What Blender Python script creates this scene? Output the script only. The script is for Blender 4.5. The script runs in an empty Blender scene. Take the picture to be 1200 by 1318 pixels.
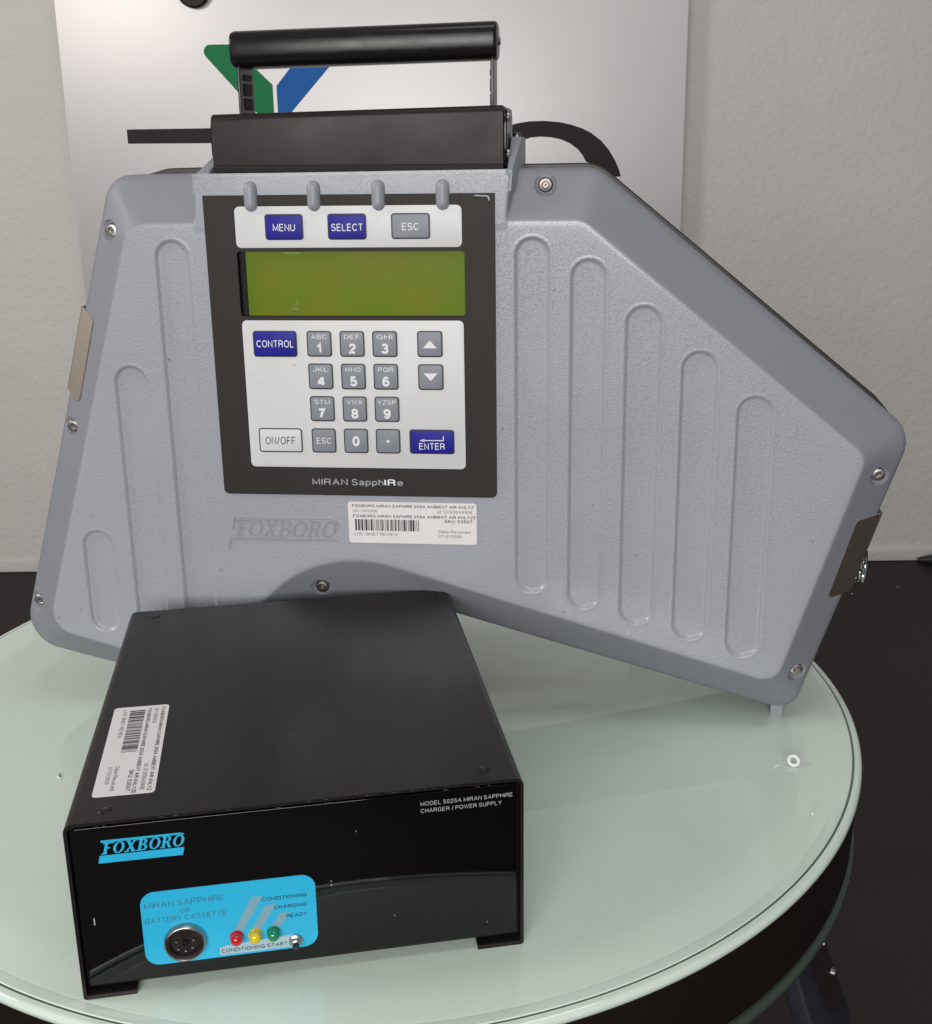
import bpy, bmesh, math, random
import numpy as np
from mathutils import Matrix, Vector
random.seed(7)
SC = bpy.context.scene
COL = SC.collection
R = math.radians

# ------------------------------------------------------------------ camera
cam = bpy.data.cameras.new('camera')
cam_o = bpy.data.objects.new('camera', cam); COL.objects.link(cam_o)
cam.sensor_fit = 'HORIZONTAL'; cam.sensor_width = 36.0
cam.lens = 1425.4 / 1200 * 36
cam.shift_x = -(608.29 - 600) / 1200
cam.shift_y = (593.03 - 659) / 1200
cam.clip_start = 0.02; cam.clip_end = 50
p, r = 0.27044, 0.013055
f = Vector((0, math.cos(p), -math.sin(p))); d = Vector((0, -math.sin(p), -math.cos(p))); x = Vector((1, 0, 0))
x2 = x * math.cos(r) + d * math.sin(r); d2 = -x * math.sin(r) + d * math.cos(r)
m = Matrix((x2, -d2, -f)).transposed().to_4x4(); m.translation = (0, 0, 0.36)
cam_o.matrix_world = m
SC.camera = cam_o

# ------------------------------------------------------------------ light
w = bpy.data.worlds.new('World'); SC.world = w; w.use_nodes = True
bg = w.node_tree.nodes['Background']; bg.inputs[0].default_value = (0.92, 0.95, 1.0, 1); bg.inputs[1].default_value = 0.22

def area(name, loc, target, sx, sy, power, col):
    l = bpy.data.lights.new(name, 'AREA'); l.shape = 'RECTANGLE'; l.size = sx; l.size_y = sy
    l.energy = power; l.color = col
    o = bpy.data.objects.new(name, l); COL.objects.link(o); o.location = loc
    o.rotation_euler = (Vector(target) - Vector(loc)).to_track_quat('-Z', 'Y').to_euler()
    return o
area('window_light', (-0.30, -1.25, 0.60), (0.0, 0.9, 0.25), 1.3, 0.6, 31, (1.0, 0.98, 0.95))
area('side_light', (-1.5, 0.5, 0.95), (0.8, 2.12, 0.3), 0.45, 0.45, 11, (1.0, 0.95, 0.90))
area('ceiling_light', (0.3, 0.35, 2.0), (0.1, 0.8, 0.0), 1.2, 0.3, 7, (1.0, 0.98, 0.95))
SC.view_settings.view_transform = 'Standard'; SC.view_settings.look = 'None'
SC.view_settings.exposure = 0.0; SC.view_settings.gamma = 1.0

# ------------------------------------------------------------------ materials
def mat(name, col, rough=0.5, metal=0.0, spec=0.5, coat=0.0, coat_r=0.05, bump=None, var=None, trans=0.0, ior=1.5,
        rvar=None, emis=None):
    """bump = list of (scale, strength, distance, detail); var = (scale, amount); rvar = (scale, amount)"""
    M = bpy.data.materials.new(name); M.use_nodes = True
    nt = M.node_tree; N = nt.nodes; L = nt.links; b = N['Principled BSDF']
    b.inputs['Base Color'].default_value = (*col, 1); b.inputs['Roughness'].default_value = rough
    b.inputs['Metallic'].default_value = metal; b.inputs['Specular IOR Level'].default_value = spec
    b.inputs['Coat Weight'].default_value = coat; b.inputs['Coat Roughness'].default_value = coat_r
    b.inputs['Transmission Weight'].default_value = trans; b.inputs['IOR'].default_value = ior
    tc = N.new('ShaderNodeTexCoord')
    if var:
        n = N.new('ShaderNodeTexNoise'); n.inputs['Scale'].default_value = var[0]; n.inputs['Detail'].default_value = 6
        L.new(tc.outputs['Object'], n.inputs['Vector'])
        mr = N.new('ShaderNodeMapRange'); mr.inputs['From Min'].default_value = .3; mr.inputs['From Max'].default_value = .7
        mr.inputs['To Min'].default_value = 1 - var[1]; mr.inputs['To Max'].default_value = 1 + var[1]
        L.new(n.outputs['Fac'], mr.inputs['Value'])
        mx = N.new('ShaderNodeVectorMath'); mx.operation = 'SCALE'; mx.inputs[0].default_value = col
        L.new(mr.outputs[0], mx.inputs['Scale']); L.new(mx.outputs[0], b.inputs['Base Color'])
    if rvar:
        n = N.new('ShaderNodeTexNoise'); n.inputs['Scale'].default_value = rvar[0]; n.inputs['Detail'].default_value = 5
        L.new(tc.outputs['Object'], n.inputs['Vector'])
        mr = N.new('ShaderNodeMapRange'); mr.inputs['From Min'].default_value = .3; mr.inputs['From Max'].default_value = .7
        mr.inputs['To Min'].default_value = max(0, rough - rvar[1]); mr.inputs['To Max'].default_value = rough + rvar[1]
        L.new(n.outputs['Fac'], mr.inputs['Value']); L.new(mr.outputs[0], b.inputs['Roughness'])
    prev = None
    for (s, st, di, de) in (bump or []):
        n = N.new('ShaderNodeTexNoise'); n.inputs['Scale'].default_value = s; n.inputs['Detail'].default_value = de
        L.new(tc.outputs['Object'], n.inputs['Vector'])
        bp = N.new('ShaderNodeBump'); bp.inputs['Strength'].default_value = st; bp.inputs['Distance'].default_value = di
        L.new(n.outputs['Fac'], bp.inputs['Height'])
        if prev: L.new(prev.outputs[0], bp.inputs['Normal'])
        prev = bp
    if prev: L.new(prev.outputs[0], b.inputs['Normal'])
    if emis:
        b.inputs['Emission Color'].default_value = (*emis[0], 1); b.inputs['Emission Strength'].default_value = emis[1]
    return M

M = {}
M['paint_smooth'] = mat('grey_paint_smooth', (.27, .28, .315), .42, bump=[(900, .12, .0004, 2)], var=(9, .03), rvar=(30, .05))
M['black_satin'] = mat('black_satin', (.018, .0125, .0115), .42, spec=.22, bump=[(1500, .15, .0003, 2)], rvar=(25, .06))
M['black_anodised'] = mat('black_anodised', (.010, .008, .009), .27, spec=.32, rvar=(60, .05))
M['black_flat'] = mat('black_flat', (.010, .009, .009), .6, spec=.2)
M['bezel'] = mat('bezel_print', (.026, .022, .020), .55, spec=.22, bump=[(2500, .1, .0002, 2)], var=(40, .05))
M['membrane'] = mat('membrane_film', (.60, .60, .60), .42, bump=[(1800, .08, .0002, 2)], var=(18, .035))
M['key_grey'] = mat('key_grey', (.215, .235, .265), .42, spec=.3, var=(50, .04))
M['key_blue'] = mat('key_blue', (.014, .013, .25), .42, spec=.2, var=(50, .05))
M['key_white'] = mat('key_white', (.62, .62, .62), .40)
M['white_print'] = mat('white_print', (.75, .75, .76), .5)
M['grey_print'] = mat('grey_print', (.34, .34, .35), .5)
M['dark_print'] = mat('dark_print', (.02, .018, .02), .5)
M['fade_print'] = mat('faded_print', (.10, .095, .10), .55)
M['label_paper'] = mat('label_paper', (.74, .70, .70), .45, var=(90, .02))
M['steel'] = mat('steel', (.46, .44, .42), .34, metal=1.0, rvar=(300, .08))
M['steel_dark'] = mat('steel_dark', (.20, .18, .17), .38, metal=1.0)
M['chrome'] = mat('chrome', (.75, .76, .78), .1, metal=1.0)
M['rubber'] = mat('rubber', (.022, .018, .017), .45)
M['glossy_black'] = mat('glossy_front_panel', (.0025, .0018, .002), .05, spec=.5, bump=[(160, .03, .0002, 3)])
M['vinyl_green'] = mat('vinyl_green', (.008, .20, .07), .6, spec=.25)
M['vinyl_blue'] = mat('vinyl_blue', (.008, .12, .42), .6, spec=.25)
M['vinyl_black'] = mat('vinyl_black', (.024, .018, .018), .6, spec=.25)
M['cyan'] = mat('cyan_print', (.022, .43, .70), .38, var=(60, .03))
M['plate_grey'] = mat('plate_grey_print', (.19, .36, .45), .45)
M['plate_pale'] = mat('plate_pale_print', (.36, .50, .56), .45)
M['plate_text'] = mat('plate_grey_text', (.055, .17, .25), .45)
M['led_red'] = mat('led_red', (.50, .008, .012), .12, coat=.5)
M['led_yellow'] = mat('led_yellow', (.72, .50, .01), .12, coat=.5)
M['led_green'] = mat('led_green', (.004, .22, .10), .12, coat=.5)
M['knob'] = mat('knob_blue_black', (.012, .02, .035), .3)
M['wall'] = mat('wall_paint', (.67, .64, .605), .6, spec=.3, bump=[(95, .26, .007, 3), (240, .18, .002, 2), (6, .12, .03, 2)], var=(2.0, .035))
M['floor'] = mat('floor_dark', (.021, .0155, .0145), .6, spec=.3, bump=[(120, .1, .002, 3)], var=(3, .12))
M['drum'] = mat('drum_lacquer', (.009, .0055, .004), .5, spec=.2, var=(6, .2))
M['glass_edge'] = mat('glass_edge', (.63, .73, .645), .06, coat=1, coat_r=.02)
M['edge_seal'] = mat('edge_seal', (.09, .13, .10), .3)
M['glass_low'] = mat('lower_glass', (.045, .060, .046), .25, spec=.3)
M['leg_blue'] = mat('leg_metal', (.016, .017, .024), .4)
M['leg_brown'] = mat('leg_wood', (.010, .005, .005), .4)

# textured powder coat: worm-like droplets, with a fine crinkle
def textured_paint():
    Mt = bpy.data.materials.new('grey_paint_textured'); Mt.use_nodes = True
    nt = Mt.node_tree; N = nt.nodes; L = nt.links; b = N['Principled BSDF']
    b.inputs['Base Color'].default_value = (.335, .35, .40, 1)
    b.inputs['Roughness'].default_value = .36
    b.inputs['Specular IOR Level'].default_value = .4
    b.inputs['Coat Roughness'].default_value = .13
    tc = N.new('ShaderNodeTexCoord'); at = N.new('ShaderNodeAttribute'); at.attribute_name = 'grain'
    cw = N.new('ShaderNodeMath'); cw.operation = 'MULTIPLY'; cw.inputs[1].default_value = .35; L.new(at.outputs['Fac'], cw.inputs[0]); L.new(cw.outputs[0], b.inputs['Coat Weight'])
    rw = N.new('ShaderNodeMapRange'); rw.inputs['To Min'].default_value = .52; rw.inputs['To Max'].default_value = .36; L.new(at.outputs['Fac'], rw.inputs['Value']); L.new(rw.outputs[0], b.inputs['Roughness'])
    n1 = N.new('ShaderNodeTexNoise'); n1.inputs['Scale'].default_value = 640; n1.inputs['Detail'].default_value = 2
    n1.inputs['Distortion'].default_value = .6
    L.new(tc.outputs['Object'], n1.inputs['Vector'])
    mr = N.new('ShaderNodeMapRange'); mr.interpolation_type = 'SMOOTHSTEP'
    mr.inputs['From Min'].default_value = .50; mr.inputs['From Max'].default_value = .68
    L.new(n1.outputs['Fac'], mr.inputs['Value'])
    n2 = N.new('ShaderNodeTexNoise'); n2.inputs['Scale'].default_value = 14; n2.inputs['Detail'].default_value = 2
    L.new(tc.outputs['Object'], n2.inputs['Vector'])
    mr2 = N.new('ShaderNodeMapRange'); mr2.inputs['From Min'].default_value = .35; mr2.inputs['From Max'].default_value = .65
    mr2.inputs['To Min'].default_value = .35; mr2.inputs['To Max'].default_value = 1.0
    L.new(n2.outputs['Fac'], mr2.inputs['Value'])
    mu = N.new('ShaderNodeMath'); mu.operation = 'MULTIPLY'; L.new(at.outputs['Fac'], mu.inputs[0]); L.new(mr2.outputs[0], mu.inputs[1])
    bp = N.new('ShaderNodeBump'); bp.inputs['Distance'].default_value = .0002
    L.new(mr.outputs[0], bp.inputs['Height']); L.new(mu.outputs[0], bp.inputs['Strength'])
    n3 = N.new('ShaderNodeTexNoise'); n3.inputs['Scale'].default_value = 1100
    L.new(tc.outputs['Object'], n3.inputs['Vector'])
    b2 = N.new('ShaderNodeBump'); b2.inputs['Distance'].default_value = .0003; b2.inputs['Strength'].default_value = .12
    L.new(n3.outputs['Fac'], b2.inputs['Height']); L.new(bp.outputs[0], b2.inputs['Normal']); L.new(b2.outputs[0], b.inputs['Normal'])
    # the chamfer is a plain, slightly duller coat
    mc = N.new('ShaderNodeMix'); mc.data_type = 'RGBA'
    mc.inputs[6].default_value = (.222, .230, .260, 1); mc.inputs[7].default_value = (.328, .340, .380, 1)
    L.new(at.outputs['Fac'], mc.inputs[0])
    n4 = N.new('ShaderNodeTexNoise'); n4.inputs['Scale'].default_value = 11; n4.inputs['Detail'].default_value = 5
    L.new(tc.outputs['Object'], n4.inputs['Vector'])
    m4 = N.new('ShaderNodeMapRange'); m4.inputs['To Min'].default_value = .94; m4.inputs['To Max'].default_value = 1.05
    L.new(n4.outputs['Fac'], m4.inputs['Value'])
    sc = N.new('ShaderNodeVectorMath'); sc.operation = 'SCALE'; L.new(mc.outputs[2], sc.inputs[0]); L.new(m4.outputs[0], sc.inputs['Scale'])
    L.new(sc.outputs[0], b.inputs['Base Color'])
    return Mt
M['paint'] = textured_paint()

def brushed(name, col, axis, rough):
    Mt = bpy.data.materials.new(name); Mt.use_nodes = True
    nt = Mt.node_tree; N = nt.nodes; L = nt.links; b = N['Principled BSDF']
    b.inputs['Base Color'].default_value = (*col, 1); b.inputs['Metallic'].default_value = 1; b.inputs['Roughness'].default_value = rough
    tc = N.new('ShaderNodeTexCoord'); mp = N.new('ShaderNodeMapping')
    s = [1500, 1500, 1500]; s[axis] = 25; mp.inputs['Scale'].default_value = s
    L.new(tc.outputs['Object'], mp.inputs['Vector'])
    n = N.new('ShaderNodeTexNoise'); n.inputs['Scale'].default_value = 1; n.inputs['Detail'].default_value = 3
    L.new(mp.outputs[0], n.inputs['Vector'])
    bp = N.new('ShaderNodeBump'); bp.inputs['Distance'].default_value = .0003; bp.inputs['Strength'].default_value = .35
    L.new(n.outputs['Fac'], bp.inputs['Height']); L.new(bp.outputs[0], b.inputs['Normal'])
    mr = N.new('ShaderNodeMapRange'); mr.inputs['To Min'].default_value = .75; mr.inputs['To Max'].default_value = 1.2
    L.new(n.outputs['Fac'], mr.inputs['Value'])
    sc = N.new('ShaderNodeVectorMath'); sc.operation = 'SCALE'; sc.inputs[0].default_value = col; L.new(mr.outputs[0], sc.inputs['Scale'])
    L.new(sc.outputs[0], b.inputs['Base Color'])
    return Mt
M['brushed'] = brushed('brushed_steel', (.68, .58, .49), 2, .42)

def board_mat():
    Mt = mat('satin_aluminium_sheet', (.67, .645, .64), .42, metal=.35)
    nt = Mt.node_tree; N = nt.nodes; L = nt.links; b = N['Principled BSDF']
    tc = N['Texture Coordinate']; mp = N.new('ShaderNodeMapping'); mp.inputs['Scale'].default_value = (4, 4, 900)
    L.new(tc.outputs['Object'], mp.inputs['Vector'])
    n = N.new('ShaderNodeTexNoise'); n.inputs['Scale'].default_value = 1; L.new(mp.outputs[0], n.inputs['Vector'])
    bp = N.new('ShaderNodeBump'); bp.inputs['Distance'].default_value = .0005; bp.inputs['Strength'].default_value = .06
    L.new(n.outputs['Fac'], bp.inputs['Height']); L.new(bp.outputs[0], b.inputs['Normal'])
    return Mt
M['board'] = board_mat()

def glass_top_mat():
    Mt = mat('frosted_green_glass', (.36, .44, .37), .02, ior=1.55)
    nt = Mt.node_tree; N = nt.nodes; L = nt.links; b = N['Principled BSDF']
    tc = N['Texture Coordinate']
    n = N.new('ShaderNodeTexNoise'); n.inputs['Scale'].default_value = 5; n.inputs['Detail'].default_value = 8; n.inputs['Roughness'].default_value = .6
    L.new(tc.outputs['Object'], n.inputs['Vector'])
    v = N.new('ShaderNodeTexVoronoi'); v.inputs['Scale'].default_value = 55; L.new(tc.outputs['Object'], v.inputs['Vector'])
    sp = N.new('ShaderNodeMapRange'); sp.inputs['From Min'].default_value = .0; sp.inputs['From Max'].default_value = .022
    sp.inputs['To Min'].default_value = 1.5; sp.inputs['To Max'].default_value = 1.0; L.new(v.outputs['Distance'], sp.inputs['Value'])
    mr = N.new('ShaderNodeMapRange'); mr.inputs['From Min'].default_value = .3; mr.inputs['From Max'].default_value = .7
    mr.inputs['To Min'].default_value = .96; mr.inputs['To Max'].default_value = 1.03; L.new(n.outputs['Fac'], mr.inputs['Value'])
    mp = N.new('ShaderNodeMapping'); mp.inputs['Scale'].default_value = (1, 1, 0); L.new(tc.outputs['Object'], mp.inputs['Vector'])
    ln = N.new('ShaderNodeVectorMath'); ln.operation = 'LENGTH'; L.new(mp.outputs[0], ln.inputs[0])
    rg = N.new('ShaderNodeMapRange'); rg.interpolation_type = 'SMOOTHSTEP'; rg.inputs['From Min'].default_value = .276; rg.inputs['From Max'].default_value = .300
    rg.inputs['To Min'].default_value = 1.0; rg.inputs['To Max'].default_value = 1.12; L.new(ln.outputs['Value'], rg.inputs['Value'])
    m0 = N.new('ShaderNodeMath'); m0.operation = 'MULTIPLY'; L.new(mr.outputs[0], m0.inputs[0]); L.new(rg.outputs[0], m0.inputs[1])
    mu = N.new('ShaderNodeMath'); mu.operation = 'MULTIPLY'; L.new(m0.outputs[0], mu.inputs[0]); L.new(sp.outputs[0], mu.inputs[1])
    # faint wipe marks: a little rougher here and there
    sm = N.new('ShaderNodeTexNoise'); sm.inputs['Scale'].default_value = 3.5; sm.inputs['Detail'].default_value = 7; sm.inputs['Distortion'].default_value = 1.2
    L.new(tc.outputs['Object'], sm.inputs['Vector'])
    s2 = N.new('ShaderNodeMapRange'); s2.inputs['From Min'].default_value = .45; s2.inputs['From Max'].default_value = .75
    s2.inputs['To Min'].default_value = .015; s2.inputs['To Max'].default_value = .16; L.new(sm.outputs['Fac'], s2.inputs['Value']); L.new(s2.outputs[0], b.inputs['Roughness'])
    sc = N.new('ShaderNodeVectorMath'); sc.operation = 'SCALE'; sc.inputs[0].default_value = (.56, .65, .57); L.new(mu.outputs[0], sc.inputs['Scale'])
    L.new(sc.outputs[0], b.inputs['Base Color'])
    return Mt
M['table_glass'] = glass_top_mat()

def lcd_mat():
    Mt = mat('lcd_green', (.12, .20, .008), .35, spec=.15)
    nt = Mt.node_tree; N = nt.nodes; L = nt.links; b = N['Principled BSDF']
    tc = N['Texture Coordinate']
    n = N.new('ShaderNodeTexNoise'); n.inputs['Scale'].default_value = 22; n.inputs['Detail'].default_value = 2
    L.new(tc.outputs['Object'], n.inputs['Vector'])
    cr = N.new('ShaderNodeValToRGB'); cr.color_ramp.elements[0].position = .35; cr.color_ramp.elements[1].position = .68
    cr.color_ramp.elements[0].color = (.100, .178, .0012, 1); cr.color_ramp.elements[1].color = (.160, .160, .003, 1)  # yellower patches put a hint of warm reflection into the screen colour
    L.new(n.outputs['Fac'], cr.inputs[0]); L.new(cr.outputs[0], b.inputs['Base Color'])
    return Mt
M['lcd'] = lcd_mat()

# ------------------------------------------------------------------ helpers
def link(name, me, material, parent=None, smooth=False, auto=None):
    o = bpy.data.objects.new(name, me); COL.objects.link(o)
    if material is not None:
        me.materials.clear(); me.materials.append(M[material] if isinstance(material, str) else material)
    if smooth:
        me.polygons.foreach_set('use_smooth', [True] * len(me.polygons))
        if auto is not None:
            me.set_sharp_from_angle(angle=R(auto))
    if parent is not None: o.parent = parent
    return o

def from_bm(name, bm, material, parent=None, smooth=False, auto=40, bevel=None):
    if bevel:
        bmesh.ops.remove_doubles(bm, verts=bm.verts, dist=1e-7)
        es = [e for e in bm.edges if len(e.link_faces) == 2 and e.calc_face_angle(0) > R(30)]
        bmesh.ops.bevel(bm, geom=es, offset=bevel, segments=3, affect='EDGES', profile=.5, clamp_overlap=True)
        smooth = True
    bmesh.ops.recalc_face_normals(bm, faces=bm.faces)
    me = bpy.data.meshes.new(name); bm.to_mesh(me); bm.free()
    return link(name, me, material, parent, smooth, auto)

def thing(name, label, cat, loc=(0, 0, 0), rotz=0, group=None):
    o = bpy.data.objects.new(name, None); COL.objects.link(o); o.empty_display_size = .05
    o.location = loc; o.rotation_euler = (0, 0, rotz); o['label'] = label; o['category'] = cat
    if group: o['group'] = group
    return o

def fillet_poly(pts, seg=10, close=True):
    """pts: (x, y, r) corners -> smooth polygon"""
    out = []; n = len(pts)
    for i in range(n):
        P = np.array(pts[i][:2], float); r_ = pts[i][2]
        A = np.array(pts[i - 1][:2], float); B = np.array(pts[(i + 1) % n][:2], float)
        a = A - P; b = B - P; la = np.linalg.norm(a); lb = np.linalg.norm(b); a /= la; b /= lb
        if r_ <= 0: out.append(tuple(P)); continue
        ang = math.acos(max(-1, min(1, float(a @ b))))
        t = min(r_ / math.tan(ang / 2), la * .49, lb * .49); r2 = t * math.tan(ang / 2)
        bis = a + b; bis /= np.linalg.norm(bis); C = P + bis * (r2 / math.sin(ang / 2))
        s = P + a * t - C; e = P + b * t - C
        a0 = math.atan2(s[1], s[0]); a1 = math.atan2(e[1], e[0]); da = (a1 - a0 + math.pi) % (2 * math.pi) - math.pi
        k = max(2, int(seg * abs(da) / (math.pi / 2)) + 1)
        for j in range(k + 1):
            th = a0 + da * j / k; out.append((C[0] + r2 * math.cos(th), C[1] + r2 * math.sin(th)))
    return out

def rrect(x0, z0, x1, z1, r_, seg=6):
    return fillet_poly([(x0, z0, r_), (x1, z0, r_), (x1, z1, r_), (x0, z1, r_)], seg)

def prism(bm, poly, y0, y1, tr=lambda a, y, b: (a, y, b), inset=0.0, front=True):
    """poly in (a, b); y0 is the front (towards the viewer).  inset: soften the front edge"""
    A = np.array(poly, float)
    rings = []
    if inset > 0:
        cen = A.mean(0); nx = np.roll(A, -1, 0) - np.roll(A, 1, 0); nn = np.c_[nx[:, 1], -nx[:, 0]]
        nn /= (np.linalg.norm(nn, axis=1)[:, None] + 1e-12)
        area2 = np.sum(A[:, 0] * np.roll(A[:, 1], -1) - np.roll(A[:, 0], -1) * A[:, 1])
        if area2 < 0: nn = -nn
        s = 1 if y1 > y0 else -1
        for q in (0, 30, 60, 90):
            o_ = inset * (1 - math.sin(R(q))); dd = inset * (1 - math.cos(R(q)))
            rings.append((A - nn * o_, y0 + s * dd))
        # q=0: inset fully, at y0 ; q=90: outline, at y0+inset
        rings = [(A - nn * inset * (1 - math.sin(R(q))), y0 + s * inset * (1 - math.cos(R(q)))) for q in (0, 30, 60, 90)]
    else:
        rings.append((A, y0))
    rings.append((A, y1))
    vs = [[bm.verts.new(tr(a, y, b)) for a, b in P] for P, y in rings]
    n = len(A)
    for i in range(len(vs) - 1):
        for j in range(n):
            bm.faces.new((vs[i][j], vs[i][(j + 1) % n], vs[i + 1][(j + 1) % n], vs[i + 1][j]))
    bm.faces.new(vs[0]); bm.faces.new(vs[-1][::-1])

def box(bm, lo, hi):
    v = [bm.verts.new((x_, y_, z_)) for x_ in (lo[0], hi[0]) for y_ in (lo[1], hi[1]) for z_ in (lo[2], hi[2])]
    for q in ((0, 1, 3, 2), (4, 6, 7, 5), (0, 4, 5, 1), (2, 3, 7, 6), (0, 2, 6, 4), (1, 5, 7, 3)):
        bm.faces.new([v[i] for i in q])

def tube(bm, pts, rad, seg=10, closed=False, cap=True):
    pts = [Vector(q) for q in pts]; n = len(pts); rings = []
    for i, P in enumerate(pts):
        if closed: t = pts[(i + 1) % n] - pts[i - 1]
        else: t = pts[min(i + 1, n - 1)] - pts[max(i - 1, 0)]
        t.normalize(); a = t.orthogonal() if abs(t.z) > .9 else t.cross(Vector((0, 0, 1)))
        a.normalize(); b = t.cross(a)
        rr = rad[i] if isinstance(rad, (list, tuple)) else rad
        rings.append([bm.verts.new(P + (a * math.cos(2 * math.pi * k / seg) + b * math.sin(2 * math.pi * k / seg)) * rr) for k in range(seg)])
    for i in range(n if closed else n - 1):
        A, B = rings[i], rings[(i + 1) % n]
        for k in range(seg): bm.faces.new((A[k], A[(k + 1) % seg], B[(k + 1) % seg], B[k]))
    if cap and not closed: bm.faces.new(rings[0][::-1]); bm.faces.new(rings[-1])

def lathe(bm, prof, seg, mtx):
    """prof: list of (radius, height) -> revolved round local Z then transformed; ends closed if radius 0"""
    rings = []
    for r_, h in prof:
        if r_ < 1e-9: rings.append([bm.verts.new(mtx @ Vector((0, 0, h)))])
        else: rings.append([bm.verts.new(mtx @ Vector((r_ * math.cos(2 * math.pi * k / seg), r_ * math.sin(2 * math.pi * k / seg), h))) for k in range(seg)])
    for A, B in zip(rings, rings[1:]):
        for k in range(seg):
            k2 = (k + 1) % seg
            if len(A) == 1 and len(B) == 1: continue
            if len(A) == 1: bm.faces.new((A[0], B[k2], B[k]))
            elif len(B) == 1: bm.faces.new((A[k], A[k2], B[0]))
            else: bm.faces.new((A[k], A[k2], B[k2], B[k]))

def frame_at(pos, normal):
    n = Vector(normal).normalized()
    q = n.to_track_quat('Z', 'Y'); m_ = q.to_matrix().to_4x4(); m_.translation = pos
    return m_

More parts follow.
